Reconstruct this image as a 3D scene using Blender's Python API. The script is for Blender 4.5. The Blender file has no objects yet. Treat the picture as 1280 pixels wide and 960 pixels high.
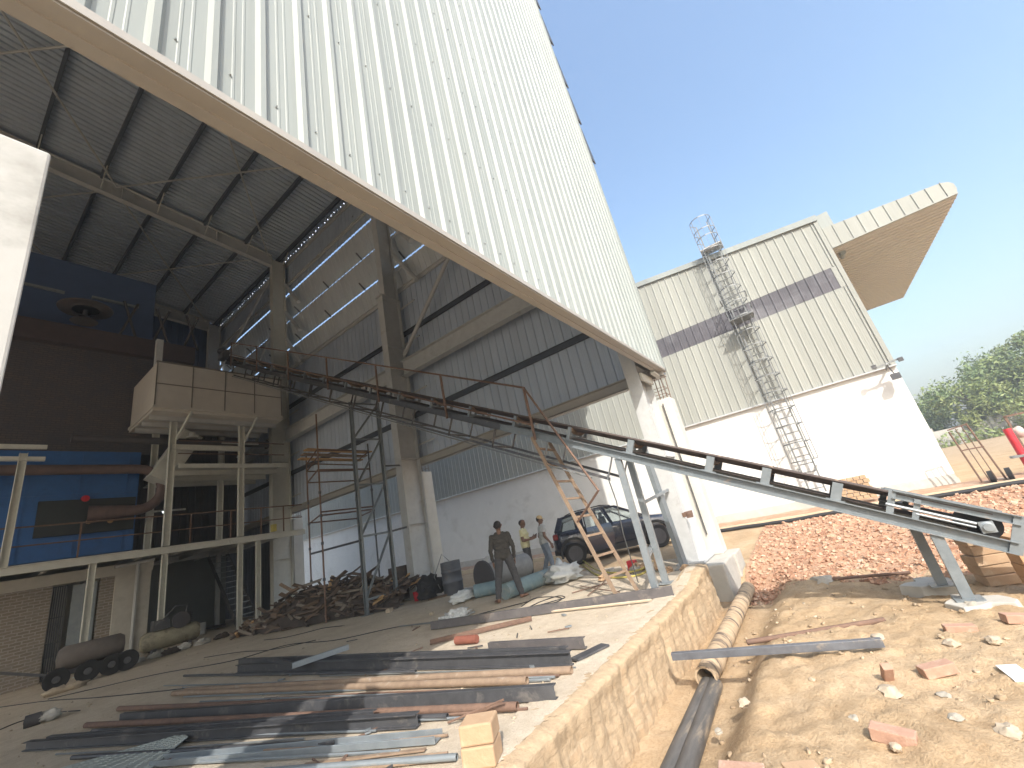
import bpy, bmesh, math, random
import numpy as np
from mathutils import Vector, Matrix, noise as mnoise
random.seed(7)
sc = bpy.context.scene
COL = sc.collection
RAD = math.radians

# ---------------------------------------------------------------- camera
FPX = 516.33
CAM = Vector((0.0, 0.0, 1.40))
_y, _p, _r = RAD(32.734), RAD(18.920), RAD(-12.290)
FW = Vector((math.cos(_y)*math.cos(_p), math.sin(_y)*math.cos(_p), math.sin(_p)))
_rt = Vector((math.sin(_y), -math.cos(_y), 0)); _up = _rt.cross(FW)
RT = _rt*math.cos(_r) + _up*math.sin(_r); UP = _up*math.cos(_r) - _rt*math.sin(_r)
cam = bpy.data.cameras.new('camera'); cam.sensor_width = 36; cam.lens = 36*FPX/1280
cam.clip_start = .05; cam.clip_end = 3000
co = bpy.data.objects.new('camera', cam); COL.objects.link(co)
m = Matrix.Identity(4)
for i in range(3):
    m[i][0] = RT[i]; m[i][1] = UP[i]; m[i][2] = -FW[i]; m[i][3] = CAM[i]
co.matrix_world = m; sc.camera = co

# survey helpers: where the sight line through a photo point meets a real plane of the site
def ray(x, y): return RT*(x-640) - UP*(y-480) + FW*FPX
def onZ(x, y, z=0.0): d = ray(x, y); return CAM + d*((z-CAM.z)/d.z)
def onX(x, y, X): d = ray(x, y); return CAM + d*((X-CAM.x)/d.x)
def onY(x, y, Y): d = ray(x, y); return CAM + d*((Y-CAM.y)/d.y)

# ---------------------------------------------------------------- materials
def _new(name):
    m = bpy.data.materials.new(name); m.use_nodes = True
    nt = m.node_tree; nt.nodes.clear()
    out = nt.nodes.new('ShaderNodeOutputMaterial'); b = nt.nodes.new('ShaderNodeBsdfPrincipled')
    nt.links.new(b.outputs[0], out.inputs[0])
    return m, nt, b
def _noise(nt, vec, scale, detail=4, rough=.6, dist=0):
    n = nt.nodes.new('ShaderNodeTexNoise'); n.inputs['Scale'].default_value = scale
    n.inputs['Detail'].default_value = detail; n.inputs['Roughness'].default_value = rough
    n.inputs['Distortion'].default_value = dist
    nt.links.new(vec, n.inputs['Vector']); return n.outputs['Fac']
def _ramp(nt, fac, stops):
    r = nt.nodes.new('ShaderNodeValToRGB'); e = r.color_ramp.elements
    while len(e) < len(stops): e.new(.5)
    for k, (p, c) in enumerate(stops):
        e[k].position = p; e[k].color = (*c, 1) if len(c) == 3 else c
    nt.links.new(fac, r.inputs[0]); return r.outputs[0]
def _mix(nt, fac, a, b, mode='MIX'):
    x = nt.nodes.new('ShaderNodeMix'); x.data_type = 'RGBA'; x.blend_type = mode
    if isinstance(fac, float): x.inputs[0].default_value = fac
    else: nt.links.new(fac, x.inputs[0])
    for k, v in ((6, a), (7, b)):
        if isinstance(v, tuple): x.inputs[k].default_value = (*v, 1)
        else: nt.links.new(v, x.inputs[k])
    return x.outputs[2]
def _vec(nt, scale=(1, 1, 1)):
    tc = nt.nodes.new('ShaderNodeTexCoord'); mp = nt.nodes.new('ShaderNodeMapping')
    mp.inputs['Scale'].default_value = scale
    nt.links.new(tc.outputs['Object'], mp.inputs['Vector']); return mp.outputs[0]
def _bump(nt, b, h, strength, dist=.02):
    bp = nt.nodes.new('ShaderNodeBump'); bp.inputs['Strength'].default_value = strength
    bp.inputs['Distance'].default_value = dist
    nt.links.new(h, bp.inputs['Height']); nt.links.new(bp.outputs[0], b.inputs['Normal'])
MATS = {}
def panel_tone(m, width=1.0, amt=.10):
    """each sheet of a clad wall slightly different, plus thin vertical run marks"""
    nt = m.node_tree; b = next(n for n in nt.nodes if n.type == 'BSDF_PRINCIPLED'); src = b.inputs['Base Color'].links[0].from_socket
    tc = nt.nodes.new('ShaderNodeTexCoord'); sp = nt.nodes.new('ShaderNodeSeparateXYZ'); nt.links.new(tc.outputs['Object'], sp.inputs[0])
    ad = nt.nodes.new('ShaderNodeMath'); nt.links.new(sp.outputs[0], ad.inputs[0]); nt.links.new(sp.outputs[1], ad.inputs[1])
    dv = nt.nodes.new('ShaderNodeMath'); dv.operation = 'SNAP'; dv.inputs[1].default_value = width; nt.links.new(ad.outputs[0], dv.inputs[0])
    wn = nt.nodes.new('ShaderNodeTexWhiteNoise'); wn.noise_dimensions = '1D'; nt.links.new(dv.outputs[0], wn.inputs['W'])
    c = _mix(nt, 1.0, src, _ramp(nt, wn.outputs['Value'], [(0, (1-amt,)*3), (1, (1, 1, 1))]), 'MULTIPLY')
    mp = nt.nodes.new('ShaderNodeMapping'); mp.inputs['Scale'].default_value = (9, 9, .35); nt.links.new(tc.outputs['Object'], mp.inputs['Vector'])
    st = _ramp(nt, _noise(nt, mp.outputs[0], 1.6, 5, .6), [(.50, (1, 1, 1)), (.75, (.84, .83, .80))])
    c = _mix(nt, .7, c, st, 'MULTIPLY'); nt.links.new(c, b.inputs['Base Color'])
def mat(name, col, col2=None, rough=.6, metal=0.0, scale=6, stretch=(1, 1, 1), bump=.15, bscale=60, spec=.5, stain=None, sscale=1.2, samt=(.5, .7), coat=0):
    """Base colour varies between col and col2 by noise; stain = a second colour in larger patches."""
    m, nt, b = _new(name); v = _vec(nt, stretch)
    c2 = col2 or tuple(c*.75 for c in col)
    f = _noise(nt, v, scale, 5, .65)
    c = _ramp(nt, f, [(.3, c2), (.7, col)])
    if stain:
        g = _ramp(nt, _noise(nt, v, sscale, 6, .7, .4), [(samt[0], (0, 0, 0)), (samt[1], (1, 1, 1))])
        c = _mix(nt, g, c, stain)
    nt.links.new(c, b.inputs['Base Color'])
    rr = nt.nodes.new('ShaderNodeMapRange'); rr.inputs[3].default_value = max(0, rough-.1); rr.inputs[4].default_value = min(1, rough+.12)
    nt.links.new(f, rr.inputs[0]); nt.links.new(rr.outputs[0], b.inputs['Roughness'])
    b.inputs['Metallic'].default_value = metal; b.inputs['Specular IOR Level'].default_value = spec
    if coat: b.inputs['Coat Weight'].default_value = coat; b.inputs['Coat Roughness'].default_value = .05
    if bump: _bump(nt, b, _noise(nt, v, bscale, 4, .6), bump, .01)
    MATS[name] = m; return m
def emit(name, col, s):
    m, nt, b = _new(name); b.inputs['Emission Color'].default_value = (*col, 1); b.inputs['Emission Strength'].default_value = s
    b.inputs['Base Color'].default_value = (*col, 1); return m
def glass(name, col, rough=.02, trans=.9):
    m, nt, b = _new(name); b.inputs['Base Color'].default_value = (*col, 1); b.inputs['Roughness'].default_value = rough
    b.inputs['Transmission Weight'].default_value = trans; b.inputs['IOR'].default_value = 1.2; return m

# ---------------------------------------------------------------- mesh building
ORI = {}
class MB:
    def __init__(s): s.v = []; s.f = []
    def add(s, vs, fs):
        o = len(s.v); s.v += [Vector(p) for p in vs]; s.f += [tuple(o+i for i in f) for f in fs]; return s
    def box(s, c, sz, R=None):
        c = Vector(c); h = Vector(sz)/2; vs = []
        for x in (-1, 1):
            for y in (-1, 1):
                for z in (-1, 1):
                    p = Vector((x*h.x, y*h.y, z*h.z)); vs.append(c + (R @ p if R else p))
        return s.add(vs, [(0, 1, 3, 2), (4, 6, 7, 5), (0, 4, 5, 1), (2, 3, 7, 6), (0, 2, 6, 4), (1, 5, 7, 3)])
    def bx(s, x0, x1, y0, y1, z0, z1): return s.box(((x0+x1)/2, (y0+y1)/2, (z0+z1)/2), (abs(x1-x0), abs(y1-y0), abs(z1-z0)))
    def ext(s, prof, p1, p2, up=(0, 0, 1), caps=True):
        """extrude an (a, b) outline from p1 to p2; b runs along up, a sideways"""
        p1 = Vector(p1); p2 = Vector(p2); d = (p2-p1).normalized(); u = Vector(up)
        u = (u - d*u.dot(d)).normalized(); a = d.cross(u); n = len(prof)
        vs = [p1 + a*q[0] + u*q[1] for q in prof] + [p2 + a*q[0] + u*q[1] for q in prof]
        fs = [(i, (i+1) % n, n+(i+1) % n, n+i) for i in range(n)]
        if caps: fs += [tuple(range(n))[::-1], tuple(range(n, 2*n))]
        return s.add(vs, fs)
    def beam(s, p1, p2, w, h, up=(0, 0, 1)):
        return s.ext([(-w/2, -h/2), (w/2, -h/2), (w/2, h/2), (-w/2, h/2)], p1, p2, up)
    def ibeam(s, p1, p2, h, b, tw=.012, tf=.016, up=(0, 0, 1)):
        H, B, w = h/2, b/2, tw/2
        return s.ext([(-B, -H), (B, -H), (B, -H+tf), (w, -H+tf), (w, H-tf), (B, H-tf), (B, H), (-B, H), (-B, H-tf), (-w, H-tf), (-w, -H+tf), (-B, -H+tf)], p1, p2, up)
    def chan(s, p1, p2, h, b, t=.008, up=(0, 0, 1), side=1):
        H = h/2; P = [(0, -H), (b, -H), (b, -H+t*1.3), (t, -H+t*1.3), (t, H-t*1.3), (b, H-t*1.3), (b, H), (0, H)]
        P = [((x-b/2)*side, y) for x, y in P]
        return s.ext(P if side > 0 else P[::-1], p1, p2, up)
    def angle(s, p1, p2, w, t=.006, up=(0, 0, 1)):
        return s.ext([(0, 0), (w, 0), (w, t), (t, t), (t, w), (0, w)], p1, p2, up)
    def tube(s, p1, p2, r, n=8, r2=None, caps=True):
        p1 = Vector(p1); p2 = Vector(p2); d = (p2-p1).normalized(); r2 = r if r2 is None else r2
        u = d.orthogonal().normalized(); w = d.cross(u); vs = []
        for p, q in ((p1, r), (p2, r2)):
            vs += [p + (u*math.cos(2*math.pi*i/n) + w*math.sin(2*math.pi*i/n))*q for i in range(n)]
        fs = [(i, (i+1) % n, n+(i+1) % n, n+i) for i in range(n)]
        if caps: fs += [tuple(range(n))[::-1], tuple(range(n, 2*n))]
        return s.add(vs, fs)
    def pipe(s, path, r, n=8, caps=True):
        path = [Vector(p) for p in path]; k = len(path); vs = []; u = None
        for i, p in enumerate(path):
            d = (path[min(i+1, k-1)] - path[max(i-1, 0)]).normalized()
            u = d.orthogonal().normalized() if u is None else (u - d*u.dot(d)).normalized()
            w = d.cross(u); q = r[i] if isinstance(r, (list, tuple)) else r
            vs += [p + (u*math.cos(2*math.pi*j/n) + w*math.sin(2*math.pi*j/n))*q for j in range(n)]
        fs = [(i*n+j, i*n+(j+1) % n, (i+1)*n+(j+1) % n, (i+1)*n+j) for i in range(k-1) for j in range(n)]
        if caps: fs += [tuple(range(n))[::-1], tuple(range((k-1)*n, k*n))]
        return s.add(vs, fs)
    def lathe(s, prof, o, axis=(0, 0, 1), n=20):
        o = Vector(o); a = Vector(axis).normalized(); u = a.orthogonal().normalized(); w = a.cross(u); k = len(prof); vs = []
        for r, z in prof: vs += [o + a*z + (u*math.cos(2*math.pi*j/n) + w*math.sin(2*math.pi*j/n))*r for j in range(n)]
        fs = [(i*n+j, i*n+(j+1) % n, (i+1)*n+(j+1) % n, (i+1)*n+j) for i in range(k-1) for j in range(n)]
        fs += [tuple(range(n))[::-1], tuple(range((k-1)*n, k*n))]
        return s.add(vs, fs)
    def sheet(s, fn, us, vs_, thick=None):
        nu, nv = len(us), len(vs_)
        pts = [fn(u, v) for u in us for v in vs_]
        return s.add(pts, [(i*nv+j, (i+1)*nv+j, (i+1)*nv+j+1, i*nv+j+1) for i in range(nu-1) for j in range(nv-1)])
    def blob(s, c, r, seed=0, amp=.25, n=10, k=7, freq=2.0):
        """lumpy closed stone / bag shape; r = three radii"""
        c = Vector(c); vs = []; off = Vector((seed*7.3, seed*3.1, seed*1.7))
        for i in range(k+1):
            th = math.pi*i/k
            for j in range(n):
                ph = 2*math.pi*j/n; d = Vector((math.sin(th)*math.cos(ph), math.sin(th)*math.sin(ph), math.cos(th)))
                q = 1 + amp*mnoise.noise(d*freq + off)*1.6
                vs.append(c + Vector((d.x*r[0], d.y*r[1], d.z*r[2]))*q)
        fs = [(i*n+j, i*n+(j+1) % n, (i+1)*n+(j+1) % n, (i+1)*n+j) for i in range(k) for j in range(n)]
        return s.add(vs, fs)
    def build(s, name, m, parent=None, smooth=False, bevel=0):
        o0 = ORI.get(parent, Vector()) if parent else Vector()
        me = bpy.data.meshes.new(name); me.from_pydata([p-o0 for p in s.v], [], s.f)
        bm = bmesh.new(); bm.from_mesh(me)
        bmesh.ops.remove_doubles(bm, verts=bm.verts, dist=1e-5)
        bmesh.ops.recalc_face_normals(bm, faces=bm.faces); bm.to_mesh(me); bm.free()
        if smooth:
            me.polygons.foreach_set('use_smooth', [True]*len(me.polygons))
        me.materials.append(m); o = bpy.data.objects.new(name, me); COL.objects.link(o)
        if smooth and smooth != 'full':
            es = o.modifiers.new('split', 'EDGE_SPLIT'); es.split_angle = RAD(40)
        if bevel:
            bv = o.modifiers.new('bevel', 'BEVEL'); bv.width = bevel; bv.segments = 2; bv.limit_method = 'ANGLE'
        if parent: o.parent = parent; ORI[o] = o0
        return o
def tag(o, label=None, cat=None, group=None, kind=None):
    for k, v in (('label', label), ('category', cat), ('group', group), ('kind', kind)):
        if v: o[k] = v
    return o
def thing(name, label, cat, loc=(0, 0, 0), group=None, rotz=0):
    o = bpy.data.objects.new(name, None); o.empty_display_size = .2; COL.objects.link(o)
    o.location = loc; o.rotation_euler = (0, 0, rotz)
    ORI[o] = Vector((0, 0, 0)) if rotz else Vector(loc)
    return tag(o, label, cat, group)
def solo(mb, name, m, label, cat, group=None, smooth=False, bevel=0):
    """a thing that is one mesh: origin put at its base"""
    xs = [p.x for p in mb.v]; ys = [p.y for p in mb.v]; zs = [p.z for p in mb.v]
    o0 = Vector(((min(xs)+max(xs))/2, (min(ys)+max(ys))/2, min(zs)))
    mb.v = [p-o0 for p in mb.v]; o = mb.build(name, m, None, smooth, bevel); o.location = o0
    return tag(o, label, cat, group)
def struct(mb, name, m, smooth=False): return tag(mb.build(name, m, None, smooth), kind='structure')
def ss(a, b, x): t = max(0, min(1, (x-a)/(b-a))); return t*t*(3-2*t)
def lerp(a, b, t): return a+(b-a)*t
def fbm(x, y, f=1.0, seed=0.0, oct=4):
    return mnoise.fractal(Vector((x*f+seed, y*f-seed, seed*.37)), .6, 2.0, oct)
# ---------------------------------------------------------------- palette
WHITE_CLAD = mat('white_coated_sheet', (.345, .375, .36), (.30, .33, .32), rough=.5, spec=.3, scale=1.5, stretch=(1, 1, .15), bump=.03, bscale=8, stain=(.28, .30, .29), sscale=.8, samt=(.55, .8))
CREAM_CLAD = mat('cream_coated_sheet', (.37, .38, .345), (.34, .35, .32), rough=.55, spec=.3, scale=1.5, stretch=(1, 1, .2), bump=.03, bscale=8)
panel_tone(WHITE_CLAD); panel_tone(CREAM_CLAD)
INNER_CLAD = mat('bare_inner_sheet', (.52, .59, .69), (.45, .51, .60), rough=.5, metal=.25, scale=2, stretch=(1, 1, .2), bump=.03)
ROOF_IN = mat('roof_sheet_underside', (.55, .62, .71), (.48, .54, .62), rough=.4, metal=.35, scale=2, bump=.02)
TRIM = mat('beige_flashing', (.36, .345, .315), (.32, .305, .28), rough=.5, scale=3, bump=.04)
STEEL_GREY = mat('grey_painted_steel', (.52, .53, .53), (.44, .45, .45), rough=.55, scale=5, bump=.08, stain=(.30, .25, .20), sscale=2.2, samt=(.6, .8))
STEEL_PALE = mat('pale_painted_steel', (.58, .58, .53), (.50, .50, .46), rough=.55, scale=6, bump=.06, stain=(.33, .30, .25), sscale=3, samt=(.62, .8))
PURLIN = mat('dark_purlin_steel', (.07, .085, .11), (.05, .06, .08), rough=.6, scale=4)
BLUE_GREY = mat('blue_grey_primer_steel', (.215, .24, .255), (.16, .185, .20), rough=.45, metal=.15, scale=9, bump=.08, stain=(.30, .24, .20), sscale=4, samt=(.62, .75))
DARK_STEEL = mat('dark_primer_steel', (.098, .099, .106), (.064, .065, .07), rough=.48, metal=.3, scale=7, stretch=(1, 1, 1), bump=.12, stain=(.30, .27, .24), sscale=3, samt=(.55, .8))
PURPLE_STEEL = mat('purple_grey_primer_steel', (.135, .125, .125), (.095, .088, .09), rough=.5, metal=.2, scale=7, bump=.1, stain=(.32, .27, .23), sscale=3, samt=(.55, .8))
LIGHT_STEEL = mat('light_grey_steel', (.30, .33, .35), (.23, .26, .28), rough=.42, metal=.4, scale=8, bump=.1, stain=(.38, .34, .30), sscale=4, samt=(.6, .8))
RUST = mat('rusty_steel', (.205, .125, .088), (.13, .08, .058), rough=.8, scale=12, bump=.3, bscale=120, stain=(.10, .06, .05), sscale=6, samt=(.55, .75))
RUST_PALE = mat('sunbleached_rusty_steel', (.31, .225, .155), (.21, .145, .10), rough=.75, scale=10, bump=.25, bscale=120, stain=(.42, .36, .30), sscale=5, samt=(.6, .75))
RUBBER = mat('belt_rubber', (.10, .075, .065), (.07, .055, .05), rough=.75, scale=8, bump=.1)
BLACK = mat('black_rubber', (.022, .022, .025), (.015, .015, .017), rough=.7, scale=8)
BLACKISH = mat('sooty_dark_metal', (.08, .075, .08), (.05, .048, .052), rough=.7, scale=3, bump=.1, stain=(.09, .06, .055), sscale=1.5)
CONC = mat('raw_concrete', (.50, .48, .43), (.40, .38, .34), rough=.85, scale=3, bump=.25, bscale=45, stain=(.33, .31, .28), sscale=1.6, samt=(.55, .8))
CONC_PALE = mat('pale_smooth_concrete', (.60, .58, .52), (.52, .50, .45), rough=.85, scale=3, bump=.12, bscale=40, stain=(.45, .43, .38), sscale=1.8, samt=(.55, .8))
WHITE_WALL = mat('white_limewashed_wall', (.74, .74, .715), (.69, .69, .665), rough=.85, scale=2, bump=.06, bscale=30, stain=(.50, .49, .45), sscale=.9, samt=(.54, .82))
BLUE = mat('blue_painted_casing', (.04, .145, .40), (.034, .115, .32), rough=.5, scale=4, bump=.05, stain=(.03, .07, .18), sscale=1.6, samt=(.55, .85))
DARKBLUE = mat('dark_blue_panel', (.075, .12, .24), (.06, .095, .19), rough=.55, scale=2)
WOOD = [mat('old_dark_timber', (.17, .125, .095), (.10, .072, .055), rough=.85, scale=4, stretch=(1, 1, 6), bump=.3),
        mat('brown_timber', (.20, .135, .09), (.12, .085, .055), rough=.85, scale=4, stretch=(1, 1, 6), bump=.3),
        mat('black_scorched_timber', (.095, .072, .06), (.035, .03, .025), rough=.85, scale=4, bump=.3),
        mat('grey_weathered_timber', (.26, .22, .18), (.17, .145, .115), rough=.85, scale=4, bump=.3)]
WOOD_FRESH = mat('fresh_yellow_timber', (.56, .36, .17), (.44, .27, .13), rough=.8, scale=4, bump=.2)
BRICK_RED = mat('red_clay_brick', (.46, .29, .21), (.38, .22, .155), rough=.9, scale=9, bump=.5, bscale=60, stain=(.52, .40, .31), sscale=5, samt=(.5, .7))
BRICK_YEL = mat('yellow_fire_brick', (.47, .325, .205), (.40, .265, .16), rough=.9, scale=7, bump=.45, bscale=50, stain=(.50, .40, .28), sscale=5, samt=(.55, .75))
STONE = mat('dusty_stone', (.50, .42, .32), (.40, .32, .23), rough=.95, scale=9, bump=.5, bscale=40)
SKIN = mat('brown_skin', (.20, .105, .065), (.16, .085, .055), rough=.55, scale=20, bump=.05)
HAIR = mat('black_hair', (.012, .010, .010), (.008, .007, .007), rough=.6, scale=60, bump=.5, bscale=200)
CLOTH_DARK = mat('dark_olive_cloth', (.065, .060, .054), (.045, .042, .038), rough=.9, scale=14, bump=.5, bscale=25)
CLOTH_TROUS = mat('charcoal_trousers', (.075, .075, .08), (.05, .05, .055), rough=.9, scale=14, bump=.5, bscale=25)
CLOTH_YEL = mat('pale_yellow_shirt', (.70, .64, .38), (.62, .56, .32), rough=.9, scale=14, bump=.5, bscale=25)
CLOTH_GREY = mat('grey_tshirt', (.50, .50, .48), (.42, .42, .41), rough=.9, scale=14, bump=.5, bscale=25)
DENIM = mat('faded_blue_jeans', (.24, .28, .33), (.17, .20, .25), rough=.9, scale=14, bump=.4, bscale=40)
CAP = mat('tan_cap_cloth', (.60, .45, .24), (.52, .38, .20), rough=.9, scale=20)
PVC_TEAL = mat('blue_grey_pipe', (.22, .31, .34), (.16, .24, .27), rough=.55, scale=5, bump=.1, stain=(.38, .36, .32), sscale=2.5, samt=(.5, .75))
PLASTIC_W = mat('white_plastic_film', (.70, .72, .70), (.58, .60, .59), rough=.45, scale=10, bump=.3, bscale=20)
SACK = mat('dirty_white_sack', (.62, .60, .55), (.45, .43, .39), rough=.8, scale=12, bump=.4, bscale=60)
GREEN = mat('green_print', (.04, .36, .12), (.03, .28, .09), rough=.7, scale=6)
RED = mat('red_paint', (.60, .03, .05), (.48, .02, .03), rough=.5, scale=5)
YELLOW = mat('yellow_hose_rubber', (.55, .46, .12), (.42, .36, .10), rough=.6, scale=6)
GALV = mat('galvanised_steel', (.25, .26, .26), (.19, .20, .20), rough=.5, metal=.4, scale=6, bump=.05)
DRUM = mat('grey_blue_drum_paint', (.11, .12, .14), (.08, .085, .10), rough=.5, metal=.2, scale=5, bump=.08, stain=(.20, .14, .10), sscale=3, samt=(.58, .75))
POLYC = mat('smoky_grey_rooflight', (.125, .12, .135), (.09, .088, .10), rough=.5, spec=.25, scale=1.2, stretch=(1, .6, 1), bump=0, stain=(.20, .20, .215), sscale=.9, samt=(.5, .75))
SOFFIT = mat('beige_soffit_sheet', (.52, .49, .43), (.47, .44, .39), rough=.6, scale=2, bump=.03)
CARPAINT = mat('dark_navy_car_paint', (.018, .024, .045), (.014, .019, .038), rough=.25, scale=3, bump=0, coat=1, spec=.6)
CARPLASTIC = mat('black_car_plastic', (.02, .02, .022), (.015, .015, .016), rough=.55, scale=6)
TYRE = mat('tyre_rubber', (.02, .02, .021), (.014, .014, .015), rough=.85, scale=10)
ALLOY = mat('alloy_wheel', (.10, .10, .11), (.07, .07, .08), rough=.4, metal=.6, scale=4, bump=0)
TAIL = mat('red_tail_lens', (.25, .01, .015), (.2, .008, .01), rough=.2, scale=3, bump=0)
CARGLASS = glass('car_window_glass', (.55, .62, .62), .01, .92)
SEAT = mat('dark_seat_cloth', (.03, .03, .035), (.02, .02, .025), rough=.9)
TANKY = mat('dirty_cream_tank_paint', (.34, .31, .22), (.22, .20, .14), rough=.65, scale=5, bump=.15, stain=(.10, .08, .06), sscale=3, samt=(.5, .7))
PALE_STONE = mat('pale_stone', (.44, .40, .33), (.35, .31, .25), rough=.95, scale=9, bump=.5, bscale=40)
HOPPER = mat('beige_grey_hopper_paint', (.58, .55, .50), (.52, .49, .45), rough=.6, scale=3, bump=.06)
LAMP = emit('lit_tube', (.8, .95, 1.0), 6.0)
LEAF = [mat('leaf_green_a', (.22, .27, .085), (.15, .20, .06), rough=.6, scale=2, bump=0), mat('leaf_green_b', (.27, .31, .10), (.19, .23, .075), rough=.6, scale=2, bump=0), mat('leaf_green_c', (.15, .21, .07), (.105, .155, .05), rough=.6, scale=2, bump=0)]
BARK = mat('bark', (.16, .12, .085), (.10, .075, .055), rough=.95, scale=8, bump=.5)

def sand_mat(name, a, b, c, rough=.95, fine=40):
    m, nt, bs = _new(name); v = _vec(nt)
    f1 = _noise(nt, v, 1.1, 8, .65, .3); f2 = _noise(nt, v, 9, 6, .7); f3 = _noise(nt, v, fine, 5, .7)
    col = _ramp(nt, f1, [(.3, a), (.5, b), (.72, c)])
    col = _mix(nt, .5, col, _ramp(nt, f2, [(.3, (.72, .66, .58)), (.6, (1, 1, 1))]), 'MULTIPLY')
    col = _mix(nt, .5, col, _ramp(nt, f3, [(.35, (.68, .62, .55)), (.55, (1, 1, 1))]), 'MULTIPLY')
    nt.links.new(col, bs.inputs['Base Color']); bs.inputs['Roughness'].default_value = rough
    bs.inputs['Specular IOR Level'].default_value = .2
    add = nt.nodes.new('ShaderNodeMath'); add.operation = 'ADD'
    nt.links.new(f2, add.inputs[0]); nt.links.new(f3, add.inputs[1])
    _bump(nt, bs, add.outputs[0], .6, .03); return m
SAND = sand_mat('sandy_soil', (.42, .295, .175), (.49, .36, .225), (.555, .425, .285))
RUBBLE_BED = sand_mat('brick_dust_soil', (.42, .25, .165), (.47, .30, .20), (.52, .36, .25))
SLAB = sand_mat('dusty_concrete_floor', (.53, .45, .35), (.62, .54, .43), (.69, .61, .50), .9, 60)
PLINTH = None
def brick_mat(name, c1, c2, mortar, swz, scale, msize, smear, smear_amt=(.4, .6), bump=.5):
    """bricks in world metres; swz picks the two object axes the courses run along"""
    m, nt, b = _new(name); tc = nt.nodes.new('ShaderNodeTexCoord'); sp = nt.nodes.new('ShaderNodeSeparateXYZ'); cb = nt.nodes.new('ShaderNodeCombineXYZ')
    nt.links.new(tc.outputs['Object'], sp.inputs[0]); nt.links.new(sp.outputs[swz[0]], cb.inputs[0]); nt.links.new(sp.outputs[swz[1]], cb.inputs[1])
    br = nt.nodes.new('ShaderNodeTexBrick'); br.inputs['Scale'].default_value = scale
    br.inputs['Mortar Size'].default_value = msize; br.inputs['Brick Width'].default_value = .24; br.inputs['Row Height'].default_value = .085
    for k, c in (('Color1', c1), ('Color2', c2), ('Mortar', mortar)): br.inputs[k].default_value = (*c, 1)
    wob = _noise(nt, tc.outputs['Object'], 6, 3, .6)
    vadd = nt.nodes.new('ShaderNodeVectorMath'); vadd.operation = 'ADD'
    sc_ = nt.nodes.new('ShaderNodeMath'); sc_.operation = 'MULTIPLY'; sc_.inputs[1].default_value = .05; nt.links.new(wob, sc_.inputs[0])
    nt.links.new(cb.outputs[0], vadd.inputs[0]); nt.links.new(sc_.outputs[0], vadd.inputs[1]); nt.links.new(vadd.outputs[0], br.inputs['Vector'])
    g = _ramp(nt, _noise(nt, tc.outputs['Object'], 2.6, 8, .72, .5), [(smear_amt[0], (0, 0, 0)), (smear_amt[1], (1, 1, 1))])
    dirt = _ramp(nt, _noise(nt, tc.outputs['Object'], 14, 6, .7), [(.3, tuple(x*.7 for x in smear)), (.7, smear)])
    c = _mix(nt, g, br.outputs['Color'], dirt)
    nt.links.new(c, b.inputs['Base Color']); b.inputs['Roughness'].default_value = .93; b.inputs['Specular IOR Level'].default_value = .2
    h = nt.nodes.new('ShaderNodeMath'); h.operation = 'SUBTRACT'; nt.links.new(_noise(nt, tc.outputs['Object'], 30, 6, .7), h.inputs[0]); nt.links.new(br.outputs['Fac'], h.inputs[1])
    _bump(nt, b, h.outputs[0], bump, .02); return m
PLINTH_BRICK = brick_mat('dusty_plinth_brickwork', (.45, .30, .18), (.50, .34, .21), (.54, .43, .30), (0, 2), 1.0, .014, (.52, .39, .255), (.20, .46), .6)
WALL_BRICK = brick_mat('grey_brown_brickwork', (.25, .205, .17), (.20, .165, .135), (.33, .31, .28), (0, 2), 1.0, .014, (.27, .25, .225), (.5, .7), .4)
FIRE_BRICK = brick_mat('sooty_refractory_brickwork', (.11, .10, .105), (.14, .11, .105), (.075, .075, .08), (0, 2), 1.0, .012, (.105, .105, .12), (.45, .65), .3)
YEL_STACK = brick_mat('yellow_brick_stack_face', (.62, .46, .25), (.54, .40, .22), (.34, .26, .16), (1, 2), 1.0, .008, (.58, .44, .26), (.6, .8), .4)
# ---------------------------------------------------------------- light
DX, DY = .97, .75
w = bpy.data.worlds.new('World'); sc.world = w; w.use_nodes = True
nt = w.node_tree; bg = nt.nodes['Background']
sky = nt.nodes.new('ShaderNodeTexSky'); sky.sky_type = 'NISHITA'; sky.sun_disc = False
ELEV = math.atan2(1, math.hypot(DX, DY))
sky.sun_elevation = ELEV; sky.sun_rotation = math.atan2(-DX, -DY)
sky.altitude = 0; sky.air_density = 1.6; sky.dust_density = 4.0; sky.ozone_density = 3.6
nt.links.new(sky.outputs[0], bg.inputs[0]); bg.inputs[1].default_value = .115
sl = bpy.data.lights.new('sun', 'SUN'); sl.energy = 2.0; sl.angle = RAD(.5); sl.color = (1, .955, .89)
so = bpy.data.objects.new('sun', sl); COL.objects.link(so)
so.rotation_euler = Vector((DX, DY, -1)).to_track_quat('-Z', 'Y').to_euler(); so.location = (-20, -20, 30)
sc.view_settings.view_transform = 'Standard'; sc.view_settings.look = 'None'; sc.view_settings.gamma = 1
sc.view_settings.use_curve_mapping = False; sc.view_settings.exposure = 1.55

hz = bpy.data.materials.new('hazy_air'); hz.use_nodes = True; hz.node_tree.nodes.clear()
_o = hz.node_tree.nodes.new('ShaderNodeOutputMaterial'); _v = hz.node_tree.nodes.new('ShaderNodeVolumePrincipled'); hz.node_tree.links.new(_v.outputs[0], _o.inputs['Volume'])
_v.inputs['Color'].default_value = (.86, .90, .95, 1); _v.inputs['Density'].default_value = .0032; _v.inputs['Anisotropy'].default_value = .2
b = MB(); b.bx(-170, 285, -255, 255, -2.2, 27)
tag(b.build('haze', hz), kind='stuff')
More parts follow.
